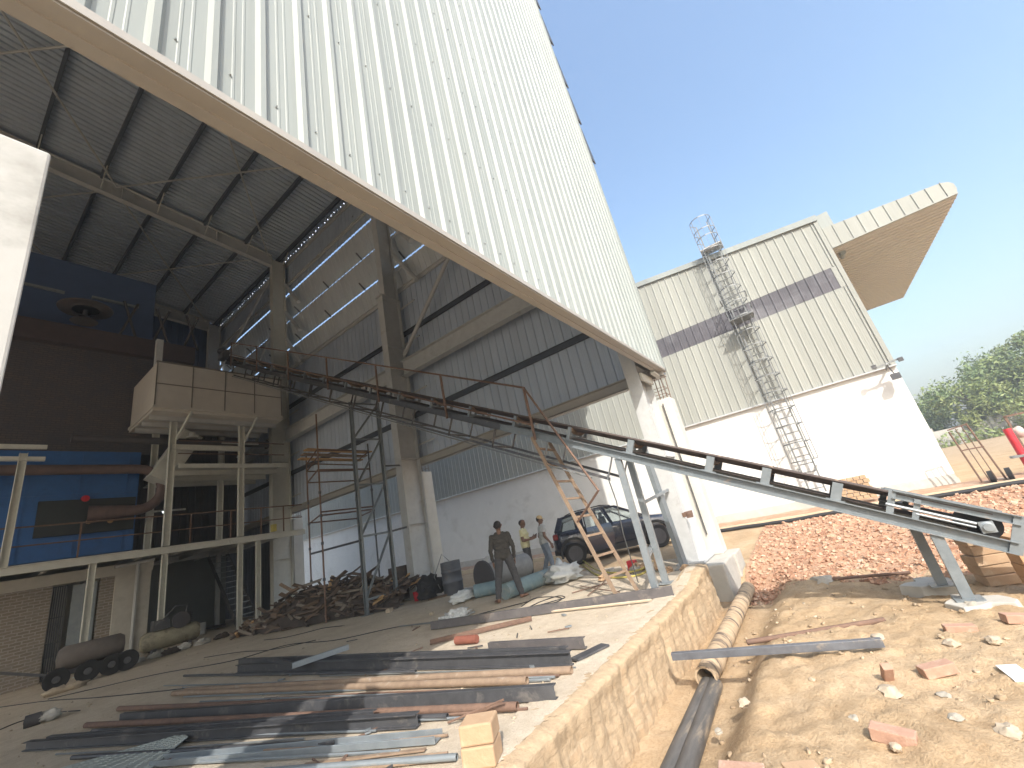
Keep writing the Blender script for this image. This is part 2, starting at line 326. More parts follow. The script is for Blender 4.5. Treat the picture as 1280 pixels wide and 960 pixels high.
# ---------------------------------------------------------------- terrain
def ground_z(x, y):
    far = lerp(-.42, -.14, ss(9, 15.7, x)); far = lerp(far, -.02, ss(16.3, 17.6, x)); far += .22*ss(20, 60, x)
    near = lerp(-.34, -.44, ss(4.5, 8, x)) + .10*ss(3.2, 2.0, x)
    z = lerp(near, far, ss(8, 10, x))
    z += .05*fbm(x, y, .6, 3)*ss(17.5, 14, x) + .035*fbm(x, y, 2.3, 9)*ss(14, 9, x) + .016*fbm(x, y, 8, 5)*ss(11, 8, x) + (.03*abs(fbm(x, y, 1.7, 6)) + .010*abs(fbm(x, y, 5, 16)) + .010*fbm(x, y, 13, 2))*ss(10, 7, x)
    if y > 1.0 and x < 10.6:                       # hollow along the plinth
        t = ss(1.05, 1.5, y)*ss(10.6, 9.6, x)
        z = lerp(z, -.66 + .02*fbm(x, y, 3, 1), t)
    if x > 10.2 and y > 2.6:                       # made-up ground beside the hall
        t = ss(2.7, 3.5, y)*ss(10.2, 10.45, x)*(ss(14.8, 13.2, x) if y > 9 else lerp(ss(15.7, 15.0, x), ss(14.8, 13.2, x), ss(8.2, 9, y)))
        z = lerp(z, -.03 + .008*fbm(x, y, 3, 2), t)
    if y > 2.35 and x < 10.45 and y < 30: z = -.7
    return z
def axis(a, b, fine, lo, hi):
    out = list(np.arange(a, b+1e-6, fine)); s = fine; q = out[-1]
    while q < hi: s = min(s*1.22, 25); q += s; out.append(q)
    s = fine; q = out[0]; pre = []
    while q > lo: s = min(s*1.22, 25); q -= s; pre.append(q)
    return pre[::-1] + out
xs = axis(2.2, 12.5, .05, -150, 260); ys = axis(-2.6, 3.6, .05, -230, 230)
g = MB(); g.sheet(lambda x, y: (x, y, ground_z(x, y)), xs, ys)
struct(g, 'ground', SAND, 'full')

# the concrete floor of the hall (its lip along the front is the plinth)
f = MB(); f.bx(-12, 10.45, 2.50, 29.5, -.3, 0)
struct(f, 'floor', SLAB)
# plinth: brick wall holding the floor up, mortar-smeared, broken top edge
PX0, PX1 = -4.0, 8.42
def plinth(x, t):
    # t 0..1 over the top, 1..2 down the face
    rise = .13*ss(7.2, 8.1, x)
    edge = 2.17 + .025*fbm(x, 0, 2.2, 4) + .018*fbm(x, 1, 9, 6)
    if t <= 1:
        y = lerp(2.62, edge, t); z = .012 + rise*ss(0, .25, t) - .035*max(0, t-.7)/.3 + .006*fbm(x, y, 7, 2) + .010*fbm(x, y, 18, 3)*t
    else:
        s = t-1; z = lerp(rise-.03, -.80, s); y = edge + .014*fbm(x, z, 3, 8)*min(1, s*6) + .012*fbm(x, z, 9, 2) + .010*fbm(x, z, 22, 4) - .05*s
        y += .03*ss(0, .2, s)
    return (x, y, z)
pl = MB(); pl.sheet(plinth, list(np.arange(PX0, PX1+.001, .04)), list(np.linspace(0, 1, 8)) + list(np.linspace(1.04, 2, 22)))
# end of the plinth
e = [plinth(PX1, t) for t in list(np.linspace(0, 1, 8)) + list(np.linspace(1.04, 2, 22))]
pl.add(e + [(PX1, 2.62, -.8)], [tuple(range(len(e)+1))])
pw_ = solo(pl, 'plinth_wall', PLINTH_BRICK, 'long low brick plinth with smeared mortar and chipped top edge under the floor', 'wall', smooth='full')
mc = MB(); rnd = random.Random(77)
for i in range(420):
    x = rnd.uniform(1.5, 8.35); 
    if fbm(x, 5, 1.3, 2) < -.12: continue
    t = rnd.uniform(.86, 1.0) if rnd.random() < .6 else 1.0 + .28*rnd.random()**2; p = plinth(x, t); s = rnd.uniform(.008, .026); mc.blob((p[0], p[1], p[2]), (s*1.5, s*.8, s*.8), i, .6, 7, 5, 2)
tag(mc.build('mortar_crust', mat('chipped_white_mortar', (.66, .62, .54), (.50, .45, .37), rough=.95, scale=9), pw_, 'full'), kind='stuff').parent = pw_
cap = MB(); cap.sheet(lambda x, y: (x, y, plinth(x, (2.62-y)/(2.62-2.19))[2]+.004 + .004*fbm(x, y, 5)), list(np.arange(PX0, 8.40, .06)), [2.62, 2.55, 2.45, 2.36, 2.30 ])
struct(cap, 'floor_edge', SLAB, 'full')

# brick-chip field between the conveyor and the far building
rb = MB()
def rub_edge(y): return 8.75 + .5*fbm(y, 0, .8, 5) + .15*fbm(y, 3, 3, 2) - .25*max(0, -1.0-y)
def rub(u, y):
    x0 = rub_edge(y); x = lerp(x0, 15.65, u); return (x, y, ground_z(x, y) + .05*min(1, u*12, (1-u)*20) - .02 + .03*fbm(x, y, 2.5, 4) + .02*fbm(x, y, 9, 4))
rb.sheet(rub, list(np.linspace(0, 1, 90)), list(np.arange(-9, 2.01, .08)))
struct(rb, 'rubble_ground', RUBBLE_BED, 'full')
chips = MB(); rnd = random.Random(3); NC = 15000
for i in range(NC):
    y = rnd.uniform(-5.5, 1.9); u = rnd.random()**1.5; x = lerp(rub_edge(y)-.15, 15.6, u)
    s = rnd.uniform(.015, .042)*(1 + .4*u)*rnd.choice((.6, .8, 1, 1.6)); p = rub(max(0, (x-rub_edge(y))/(15.65-rub_edge(y))), y)
    R = Matrix.Rotation(rnd.uniform(0, 6.3), 3, 'Z') @ Matrix.Rotation(rnd.uniform(-.7, .7), 3, 'X') @ Matrix.Rotation(rnd.uniform(-.7, .7), 3, 'Y')
    chips.box((x, y, p[2]+s*.15), (s*rnd.uniform(.8, 1.7), s*rnd.uniform(.6, 1.1), s*rnd.uniform(.4, .8)), R)
def chip_mat():
    m, nt, b = _new('broken_brick_chips'); gi = nt.nodes.new('ShaderNodeNewGeometry')
    c = _ramp(nt, gi.outputs['Random Per Island'], [(0, (.32, .17, .105)), (.4, (.43, .25, .16)), (.75, (.49, .31, .205)), (.95, (.53, .37, .26)), (1, (.56, .46, .36))])
    nt.links.new(c, b.inputs['Base Color']); b.inputs['Roughness'].default_value = .95; return m
CHIP = chip_mat()
tag(chips.build('brick_rubble', CHIP), 'spread of broken red brick chips beyond the sandy strip', 'rubble', kind='stuff')
# clods and pebbles on the sand
cl = MB(); rnd = random.Random(11)
for i in range(1900):
    x = rnd.uniform(2.6, 9.0)**1.0; y = rnd.uniform(-2.4, 2.0)
    if fbm(x, y, 1.1, 7) < .05 and rnd.random() < .85: continue
    s = .004 + .020*rnd.random()**7
    cl.blob((x, y, ground_z(x, y)+s*.25), (s*rnd.uniform(.8, 1.5), s*rnd.uniform(.8, 1.4), s*.8), i, .75, 7, 5, 2.0)
def clod_mat():
    m, nt, b = _new('soil_clods'); gi = nt.nodes.new('ShaderNodeNewGeometry')
    c = _ramp(nt, gi.outputs['Random Per Island'], [(0, (.30, .22, .14)), (.5, (.40, .30, .195)), (.95, (.46, .36, .25)), (1, (.52, .45, .35))])
    nt.links.new(c, b.inputs['Base Color']); b.inputs['Roughness'].default_value = .95; return m
tag(cl.build('soil_clods', clod_mat(), None, 'full'), 'crumbly clods and pebbles strewn over the sandy strip', 'soil', kind='stuff')
# grit on the hall floor
gr = MB(); rnd = random.Random(12)
for i in range(1500):
    x = rnd.uniform(-1, 10.2); y = rnd.uniform(2.3, 16)
    s = .004 + .016*rnd.random()**4
    gr.blob((x, y, s*.3 + (.03 if y < 2.6 and x > 7.2 else .012 if y < 2.63 else 0)), (s*1.3, s, s*.7), i, .4, 6, 4, 2.5)
tag(gr.build('floor_grit', MATS['dusty_stone'], None, 'full'), 'fine grit and crumbs scattered over the concrete floor', 'grit', kind='stuff')

# strip of red soil, kerb along the foot of the far building
st = MB(); st.sheet(lambda x, y: (x, y, ground_z(x, y)+.02+.02*fbm(x, y, 2, 5)), [16.25, 16.5, 16.8, 17.1, 17.4, 17.7, 17.95], list(np.arange(-9, 28, .25)))
struct(st, 'soil_strip', mat('red_brown_soil', (.44, .27, .17), (.32, .19, .12), rough=.95, scale=5, bump=.5, stain=(.50, .42, .32), sscale=2), 'full')
kb = MB(); kb.sheet(lambda y, t: ((16.22, y, -.2), (16.20, y, .0+.012*fbm(y, 0, 2)), (15.95+.03*fbm(y, 2, 1.5), y, .0+.012*fbm(y, 1, 2)), (15.90+.03*fbm(y, 2, 1.5), y, -.2))[t], list(np.arange(-9, 28, .2)), range(4))
struct(kb, 'kerb', mat('sandy_kerb_concrete', (.58, .47, .31), (.48, .38, .25), rough=.9, scale=5, bump=.4), True)
pp = MB(); pp.pipe([(15.78+.05*fbm(y, 0, .5, 3), y, ground_z(15.7, y)+.07) for y in np.arange(-5.2, 4.2, .3)], .055, 8)
solo(pp, 'black_pipe', BLACK, 'long black plastic pipe lying against the yellow kerb', 'pipe', smooth=True)
sc.cycles.diffuse_bounces = 8; sc.cycles.max_bounces = 14
# ---------------------------------------------------------------- the big shed
HX0, HX1, HY0, HY1 = -12.0, 10.5, 2.2, 29.6
ZF = 4.325
def roof_z(x): return 18.75 + .10*(HX1 - x)
hall = thing('industrial_shed', 'towering white ribbed metal shed with open bays and raised side cladding', 'shed', ((HX0+HX1)/2, 15, 0))
PITCH = .3
def rib_profile(a0, a1, pitch=PITCH, h=.034, base=.085, top=.035, phase=0.0):
    """(along, out) points of a trapezoid-ribbed sheet, with two faint stiffening swages in each pan"""
    pts = [(a0, 0.0)]; k = math.ceil((a0-phase)/pitch)
    c = phase + k*pitch
    while c < a1 - base/2:
        if c - base/2 > a0:
            pts += [(c-base/2, 0), (c-top/2, h), (c+top/2, h), (c+base/2, 0)]
            for q in (.36, .64):
                s = c + base/2 + (pitch-base)*q
                if s + .012 < a1: pts += [(s-.012, 0), (s-.006, .0035), (s+.006, .0035), (s+.012, 0)]
        c += pitch
    pts.append((a1, 0)); return pts
def ribbed(fn, prof, vs): # fn(a, out, v) -> point
    b = MB(); b.sheet(lambda q, v: fn(q[0], q[1], v), prof, vs); return b
# front cladding
b = ribbed(lambda a, o, z: (a, HY0-o, z), rib_profile(HX0, HX1-.04, phase=.09), [ZF, 25.0]); b.build('front_cladding', WHITE_CLAD, hall)
fs = MB(); rnd = random.Random(5)
for zr in np.arange(4.62, 12, 1.45):
    for k in range(int((HX1-HX0)/PITCH)):
        x = HX0+.09 + k*PITCH + .10
        if -2.5 < x < 10.3 : fs.tube((x, HY0-.001, zr+rnd.uniform(-.02, .02)), (x, HY0-.012, zr), .0065, 6)
tag(fs.build('cladding_screw', LIGHT_STEEL, hall), kind='stuff')
# corner flashing, front
b = MB(); b.bx(HX1-.06, HX1+.01, HY0-.045, HY0+.01, ZF-.02, 25); b.build('corner_flashing', WHITE_CLAD, hall)
# bottom flashing of the front: drip lip, soffit in two steps
b = MB(); b.ext([(0, .035), (.055, .035), (.055, -.03), (.045, -.03), (.045, .02), (0, .02)], (HX0, HY0+.01, ZF), (HX1+.04, HY0+.01, ZF))
b.bx(HX0, HX1+.03, HY0-.03, HY0+.085, ZF-.045, ZF-.025); b.bx(HX0, HX1+.03, HY0+.085, HY0+.165, ZF-.062, ZF-.042); b.bx(HX0, HX1, HY0+.075, HY0+.085, ZF-.062, ZF+.02); b.bx(HX0, HX1, HY0+.155, HY0+.165, ZF-.06, ZF+.16)
b.build('front_flashing', TRIM, hall)
# front girts behind the cladding
for z in (ZF+.10, 6.2, 8.2, 10.2, 12.2, 14.2, 16.2, 18.2):
    b = MB(); b.chan((HX0, HY0+.12, z), (HX1-.1, HY0+.12, z), .2, .065, .01, side=1); b.build('girt', STEEL_GREY, hall)
# side cladding: lower field, upper field
side = rib_profile(HY0, HY1, phase=.1)
def side_sheet(z0, z1, name): ribbed(lambda a, o, z: (HX1+o, a, z), side, [z0, z1]).build(name, INNER_CLAD, hall)
SIDE_BOT = 4.22
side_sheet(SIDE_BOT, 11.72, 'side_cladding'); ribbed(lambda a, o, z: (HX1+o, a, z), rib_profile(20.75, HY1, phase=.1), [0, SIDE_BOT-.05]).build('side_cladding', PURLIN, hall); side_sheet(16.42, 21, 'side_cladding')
b = MB(); b.bx(HX1-.20, HX1+.05, HY0, HY1, SIDE_BOT-.06, SIDE_BOT-.04); b.bx(HX1-.20, HX1-.185, HY0, HY1, SIDE_BOT-.06, SIDE_BOT+.17); b.bx(HX1+.04, HX1+.055, HY0, HY1, SIDE_BOT-.06, SIDE_BOT+.05)
b.bx(HX1-.30, HX1-.02, HY0+.3, HY1, SIDE_BOT+.17, SIDE_BOT+.19); b.build('side_flashing', TRIM, hall)
LOUV = mat('pale_louvre_sheet', (.58, .61, .62), (.51, .54, .55), rough=.5, metal=0, scale=2, stretch=(1, 1, .2), bump=.03)
for k, zb in enumerate((11.55, 13.27, 14.99)):
    b = ribbed(lambda a, o, t: (HX1+lerp(.30, 0, t)+o*.8, a, lerp(zb, zb+1.31, t)), side, [0, 1]); b.build('louvre', LOUV, hall)
for zb in (17.25, 19.3):
    b = ribbed(lambda a, o, t: (HX1+lerp(.34, .04, t)+o*.8, a, lerp(zb, zb+1.2, t)), side, [0, 1]); b.build('louvre', LOUV, hall)
for zb, q in ((11.55, .30), (13.27, .30), (14.99, .30), (17.25, .34), (19.3, .34)):
    b = MB(); y = HY0-.05; b.add([(HX1+.01, y, zb-.06), (HX1+q+.04, y, zb-.06), (HX1+q+.04, y, zb+.06), (HX1+.06, y, zb+1.2), (HX1+.01, y, zb+1.2)] + [(HX1+.01, y+.04, zb-.06), (HX1+q+.04, y+.04, zb-.06), (HX1+q+.04, y+.04, zb+.06), (HX1+.06, y+.04, zb+1.2), (HX1+.01, y+.04, zb+1.2)], [(0, 1, 2, 3, 4), (9, 8, 7, 6, 5)] + [(i, (i+1) % 5, 5+(i+1) % 5, 5+i) for i in range(5)]); b.build('louvre_end', DARK_STEEL, hall)
for y in np.arange(HY0+3.0, HY1, 2.9):
    for zb in (11.55, 13.27, 14.99, 17.25, 19.3):
        b = MB(); b.beam((HX1, y, zb+.25), (HX1+.33, y, zb-.03), .05, .05); b.build('louvre_bracket', DARK_STEEL, hall)
# side girts
for z in (6.1, 9.55, 11.6, 16.9, 18.3):
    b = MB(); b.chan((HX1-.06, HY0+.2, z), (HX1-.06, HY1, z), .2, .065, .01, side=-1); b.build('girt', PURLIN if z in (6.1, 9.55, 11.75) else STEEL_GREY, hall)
# runway beam on the column brackets
for y0, y1 in ((2.9, 11.1), (11.5, 20.0), (20.5, 29.0)):
    b = MB(); b.ibeam((10.02, y0, 7.85), (10.02, y1, 7.85), .62, .28, .016, .02); b.build('runway_beam', STEEL_GREY, hall)
# columns
CY = (2.72, 11.3, 20.3, 29.0)
for i, y in enumerate(CY):
    b = MB()
    b.ibeam((9.86, y, .04), (9.86, y, 11.0), .86, .32, .016, .022, up=(1, 0, 0))
    b.bx(9.36, 10.33, y-.2, y+.2, 10.96, 11.0)
    b.ibeam((9.93, y, 11.0), (9.93, y, 18.35), .70, .30, .016, .02, up=(1, 0, 0))
    b.bx(9.30, 10.42, y-.28, y+.28, .0, .04)
    for z in (2.2, 4.4, 6.6, 8.8): b.bx(9.44, 10.28, y-.15, y+.15, z, z+.014)
    c = b.build('column', STEEL_GREY if i != 2 else STEEL_PALE, hall)
    if 0 < i < 3:
        for z in (4.9, 6.9, 9.0, 10.6, 12.4, 14.2, 15.9):
            r = MB(); r.tube((10.3, y-.1, z), (10.3, y-1.0, z+.02), .028, 6); r.build('stub_pipe', STEEL_GREY, hall)
# side bracing: diagonals between columns
def brace(p1, p2, r=.075): b = MB(); b.tube(p1, p2, r, 8); b.build('brace', STEEL_GREY, hall)
brace((10.05, 11.0, 8.4), (10.05, 7.6, 11.5))
for z0, z1 in ((11.3, 13.2), (13.2, 14.9), (14.9, 16.7)): brace((10.2, 20.0, z1), (10.2, 18.7, z0), .10); brace((10.2, 11.05, z1), (10.2, 9.9, z0), .10)
for p in (((10.05, 28.7, 9.2), (10.05, 20.6, 14.6)), ((10.05, 28.7, 14.6), (10.05, 21.5, 17.8)), ((10.05, 28.7, 4.2), (10.05, 22.5, 9.0))): brace(*p)
# roof: sheets with ribs running up the slope, purlins, rafters
rp = []
for k in range(int((HY1-HY0)/.25)):
    y = HY0 + k*.25; rp += [(y, 0), (y+.13, 0), (y+.15, .075), (y+.23, .075)]
rp.append((HY1, 0))
b = MB(); b.sheet(lambda q, x: (x, q[0], roof_z(x)+q[1]), rp, [HX0, HX1]); b.build('roof', ROOF_IN, hall)
PX = [10.1, 8.25, 6.35, 4.45, 2.5, .6, -1.3, -3.2, -5.1, -7.0, -8.9, -10.8]
for x in PX:
    b = MB(); b.chan((x, HY0+.1, roof_z(x)-.14), (x, HY1, roof_z(x)-.14), .27, .11, .012); b.build('purlin', PURLIN, hall)
for y in CY[1:]:
    b = MB(); p1 = Vector((9.6, y, roof_z(9.6)-.62)); p2 = Vector((HX0, y, roof_z(HX0)-.62))
    b.ibeam(p1, p2, .74, .26, .016, .02); 
    for x in (6.9, 3.2, -.6): b.box((x, y, roof_z(x)-.62), (.014, .24, .7))
    b.build('rafter', STEEL_GREY, hall)
    for x in PX[:8]:
        r = MB()
        for s in (-1, 1): r.tube((x, y+s*.95, roof_z(x)-.24), (x, y+s*.13, roof_z(x)-.92), .022, 6)
        r.build('fly_brace', STEEL_PALE, hall)
for y0, y1 in ((20.4, 28.9), (11.4, 20.2)):
    for x0, x1 in ((9.4, 3.0), (3.0, -3.4)):
        for a, c in ((x0, x1), (x1, x0)):
            b = MB(); b.tube((a, y0, roof_z(a)-.45), (c, y1, roof_z(c)-.45), .04, 6); b.build('roof_tie', STEEL_GREY, hall)
# rear and left walls
b = ribbed(lambda a, o, z: (a, HY1+o, z), rib_profile(HX0, HX1), [0, 21.2]); b.build('rear_cladding', DARKBLUE, hall)
for z in (7.5, 10.0, 12.5, 15.0):
    b = MB(); b.chan((HX0, HY1-.08, z), (HX1, HY1-.08, z), .2, .065, .01); b.build('girt', PURLIN, hall)
b = ribbed(lambda a, o, z: (HX0-o, a, z), rib_profile(HY0, HY1), [11.0, 21.2]); b.build('left_cladding', INNER_CLAD, hall)  # unseen left wall, kept open below so more light enters the shed
# bolted-on cleats seen where flashing meets the corner column
b = MB(); b.bx(9.5, 10.3, 2.5, 2.56, 4.02, 4.2); b.beam((9.9, 2.35, 4.22), (10.45, 2.35, 4.18), .1, .06); b.build('cleat', STEEL_PALE, hall)
# clamps on the corner column web (rusty welds)
for z in (.9, 2.35):
    b = MB(); b.bx(9.42, 9.9, 2.50, 2.60, z, z+.09); b.bx(9.42, 9.56, 2.42, 2.52, z-.03, z+.05); b.build('clamp', RUST, hall)

# ---------------------------------------------------------------- white infill wall at the left of the opening
b = MB(); c = onY(65, 192, 2.24); b.bx(-12, c.x, 2.24, 2.47, .0, c.z)
solo(b, 'infill_wall', mat('mottled_whitewash', (.46, .46, .44), (.40, .40, .38), rough=.9, scale=3, bump=.15, bscale=20, stain=(.27, .27, .25), sscale=1.4, samt=(.50, .72)), 'sunlit whitewashed masonry wall closing the left end of the open front', 'wall', bevel=.012)
# ---------------------------------------------------------------- raw concrete pillars with rebar
def pillar(x0, y0, wx, wy, top, base, label):
    t = thing('concrete_pillar', label, 'pillar', (x0+wx/2, y0+wy/2, base), 'raw concrete pillars along the open side of the shed')
    b = MB(); b.bx(x0, x0+wx, y0, y0+wy, base, top); b.build('shaft', CONC_PALE, t, bevel=.02)
    r = MB(); q = .06
    for px in (x0+q, x0+wx-q):
        for py in (y0+q, y0+wy/2, y0+wy-q): 
            h = .55 + .22*random.random(); r.tube((px, py, top-.1), (px+random.uniform(-.04, .04), py+random.uniform(-.04, .04), top+h), .010, 6)
    r.build('rebar', RUST, t)
    h = MB()
    for z in (top+.13, top+.30):
        P = [(x0+q, y0+q, z), (x0+wx-q, y0+q, z+.01), (x0+wx-q, y0+wy-q, z), (x0+q, y0+wy-q, z+.01)]
        for k in range(4): h.tube(P[k], P[(k+1) % 4], .007, 5)
    h.build('stirrup', RUST, t); return t
p1 = pillar(10.36, 2.26, .46, .48, 3.62, -.02, 'raw concrete pillar with rusty rebar tuft beside the corner steel column')
b = MB()
for (x0, x1, y0, y1, z0, z1) in ((10.22, 10.95, 2.02, 2.9, -.9, -.02), (9.1, 10.20, 2.06, 2.95, -.9, -.015)): b.bx(x0, x1, y0, y1, z0, z1)
b.build('pedestal', CONC, p1, bevel=.03)
pillar(10.36, 11.2, .46, .46, 3.95, -.1, 'raw concrete pillar behind the grey oil drum')
pillar(10.36, 20.2, .46, .46, 3.9, -.1, 'raw concrete pillar beyond the scrap wood heap')
# ---------------------------------------------------------------- far white building
WX = 18.0; WY0, WY1 = -3.13, 45.0
def wtop(y): return 10.62 + .125*(min(y, 20)-3.51) + .03
wb = thing('white_building', 'tall white building with cream ribbed upper walls and smoky window strip', 'building', (WX+8, 12, 0))
b = MB()
ys = [WY0] + list(np.arange(WY0+.12, 30, .12)) + [WY1]
b.sheet(lambda y, t: ((WX, y, 3.84), (WX, y, .11 + .05*fbm(y, 0, 1.2, 3) + .02*fbm(y, 0, 7, 3)), (WX+.03, y, .09+.05*fbm(y, 0, 1.2, 3)))[t], ys, [0, 1, 2])
b.add([(WX, WY0, .08), (WX, WY0, 3.84), (WX+16, WY0, 3.84), (WX+16, WY0, .08)], [(0, 1, 2, 3)])
b.build('wall', WHITE_WALL, wb)
b = MB(); b.sheet(lambda y, t: ((WX+.01, y, .3), (WX-.035+.012*fbm(y, 1, 2), y, .16+.05*fbm(y, 0, 1.2, 3)), (WX-.06+.012*fbm(y, 2, 3), y, -.2))[t], ys, [0, 1, 2])
b.bx(WX, WX+16, WY0-.03, WY0-.005, -.4, .14); b.build('plinth', CONC, wb, 'full')
prof = rib_profile(WY0, WY1, pitch=.30, h=.028, base=.06, top=.028, phase=.05)
strip = [p for p in prof if p[0] < 12.5]
b = MB(); b.sheet(lambda q, t: (WX-.05-q[1], q[0], (3.86, 6.95)[t]), prof, [0, 1]); b.sheet(lambda q, t: (WX-.05-q[1], q[0], (7.79, wtop(q[0])-.12)[t]), prof, [0, 1])
b.build('cladding', CREAM_CLAD, wb)
ys_s = WY0+.27
sp = rib_profile(ys_s, 14, pitch=.30, h=.028, base=.06, top=.028, phase=.05)
b = MB(); b.sheet(lambda q, z: (WX-.045-q[1], q[0], z), sp, [6.93, 7.81]); b.build('window_strip', POLYC, wb)
b = MB(); b.bx(WX-.06, WX, WY0, ys_s, 6.95, 7.79); b.build('edge_panel', CREAM_CLAD, wb)
b = MB()   # corner flashing, drip flashing, roof-edge flashing
b.bx(WX-.09, WX+.12, WY0-.03, WY0+.10, 3.84, wtop(WY0)-.08); b.build('corner_flashing', CREAM_CLAD, wb)
b = MB(); b.bx(WX-.13, WX, WY0-.03, WY1, 3.80, 3.845); b.build('drip_flashing', STEEL_GREY, wb)
b = MB(); b.ext([(-.12, -.13), (.12, -.13), (.12, .10), (-.12, .10)], (WX-.02, WY0-.05, wtop(WY0)), (WX-.02, 20, wtop(20))); b.build('roof_flashing', WHITE_CLAD, wb)
b = MB(); b.bx(WX, WX+.5, WY0-.42, WY0-.05, wtop(WY0)-.55, wtop(WY0)+.10); b.build('gutter_box', WHITE_CLAD, wb)
b = MB(); b.sheet(lambda q, t: (WX+16*t+.05, WY0-.04-q[1], 3.86), rib_profile(0, 1), [0, 1]) if False else b.bx(WX, WX+16, WY0-.04, WY0-.01, 3.84, wtop(WY0)-.1); b.build('end_cladding', CREAM_CLAD, wb)
b = MB(); b.add([(WX, WY0, wtop(WY0)), (WX+16, WY0, wtop(WY0)), (WX+16, 20, wtop(20)), (WX, 20, wtop(20)), (WX+16, WY1, wtop(20)), (WX, WY1, wtop(20))], [(0, 1, 2, 3), (3, 2, 4, 5)]); b.build('roof', WHITE_CLAD, wb)
# canopy over the end wall
cy1 = -6.62
def can_top(y): return lerp(9.33, 9.08, ss(WY0, cy1, y)) if y > cy1+.25 else 9.08
can = MB(); outl = [(WY0-.05, 8.47), (WY0-.05, 9.33), (cy1+.55, 9.06), (cy1+.25, 9.03), (cy1+.08, 8.95), (cy1, 8.82), (cy1, 8.62), (cy1+.06, 8.47)]
n = len(outl); vs = [(WX-.05, y, z) for y, z in outl] + [(28.3, y, z) for y, z in outl]
can.add(vs, [tuple(range(n)), tuple(range(n, 2*n))[::-1]] + [(i, (i+1) % n, n+(i+1) % n, n+i) for i in range(n-1)])
cp = can.build('canopy', CREAM_CLAD, wb)
sf = MB(); sf.sheet(lambda q, t: (q[0], (WY0-.06, cy1+.05)[t], 8.44-q[1]), [(WX-.02+k*.28+d, o) for k in range(37) for d, o in ((0, 0), (.20, 0), (.21, .03), (.27, .03))], [0, 1]); sf.build('soffit', SOFFIT, cp)
sm = MB()
for y in np.arange(WY0-.35, cy1+.1, -.36): sm.bx(WX-.075, WX-.045, y-.012, y+.012, 8.47, can_top(y)-.03)
sm.bx(WX-.08, WX-.045, cy1+.05, WY0-.05, 8.44, 8.48)
sm.build('seam', CREAM_CLAD, cp)
b = MB(); b.tube((WX+.5, WY0-.35, 8.35), (WX+.9, WY0-.35, 8.35), .09, 10); b.build('spot_lamp', WHITE_CLAD, cp)

# ---------------------------------------------------------------- caged ladder on the white building
ld = thing('caged_ladder', 'tall grey steel ladder with hooped safety cage fixed to the white building', 'ladder', (17.7, .3, .5))
LYc, LX = .30, 17.72; za, zb_ = .45, 11.75
for s in (-1, 1):
    b = MB(); b.beam((LX, LYc+s*.22, za), (LX, LYc+s*.22, zb_), .05, .05, (1, 0, 0)); b.build('rail', GALV, ld)
for k in range(40):
    z = za+.15 + k*.28
    if z < zb_-.9: b = MB(); b.tube((LX, LYc-.22, z), (LX, LYc+.22, z), .016, 6); b.build('rung', GALV, ld)
def hoop(z, r=.41):
    b = MB(); P = [(LX, LYc+.22, z)] + [(LX-.30-r*math.sin(a), LYc+r*math.cos(a), z) for a in np.linspace(0, math.pi, 11)] + [(LX, LYc-.22, z)]
    for p, q in zip(P, P[1:]): b.beam(p, q, .012, .035)
    return b
for z in list(np.arange(1.55, 11.0, .62)) + [11.2, 11.75]: hoop(z).build('hoop', GALV, ld)
for a in (.0, .785, 1.57, 2.356, math.pi):
    b = MB(); x, y = LX-.30-.41*math.sin(a), LYc+.41*math.cos(a); b.beam((x, y, 1.55), (x, y, 11.75), .026, .010, (math.cos(a), math.sin(a), 0)); b.build('cage_strap', GALV, ld)
for z in (1.3, 3.4, 5.5, 7.7, 9.6):
    b = MB()
    for s in (-1, 1): b.beam((LX, LYc+s*.22, z), (WX-.03, LYc+s*.26, z), .05, .05)
    b.build('wall_bracket', GALV, ld)
b = MB(); b.bx(17.45, 18.1, LYc-.42, LYc+.42, 10.5, 10.54); b.bx(17.45, 18.1, LYc-.42, LYc-.40, 10.5, 10.75); b.bx(17.45, 18.1, LYc+.40, LYc+.42, 10.5, 10.75); b.build('landing', STEEL_GREY, ld)
b = MB(); b.bx(17.05, 17.72, LYc-.42, LYc+.42, 7.05, 7.07)
for z in (7.45, 7.95): 
    for p, q in (((17.02, -.45), (17.02, .45)), ((17.02, .45), (17.72, .45)), ((17.02, -.45), (17.72, -.45))): b.tube((p[0], LYc+p[1], z), (q[0], LYc+q[1], z), .018, 6)
b.build('guard_ring', GALV, ld)
# ---------------------------------------------------------------- flood lamp on the white building
c = onX(1108, 462, 17.9)
fl = thing('flood_lamp', 'small flood lamp on a forked bracket at the cladding edge of the white building', 'lamp', c)
b = MB(); b.beam(c+Vector((0, 0, .0)), c+Vector((-.5, 0, .1)), .05, .05); b.beam(c+Vector((-.45, -.35, .16)), c+Vector((-.45, .35, .08)), .05, .05); b.build('bracket', GALV, fl)
for s in (-.35, .33): b = MB(); b.box(c+Vector((-.5, s, .12)), (.1, .12, .12)); b.build('arm_tip', DARK_STEEL, fl)
b = MB(); b.box(c+Vector((-.3, -.08, -.32)), (.2, .22, .18)); b.beam(c+Vector((-.3, -.08, -.24)), c+Vector((-.3, -.02, .06)), .03, .03); b.build('lamp_head', DARK_STEEL, fl)

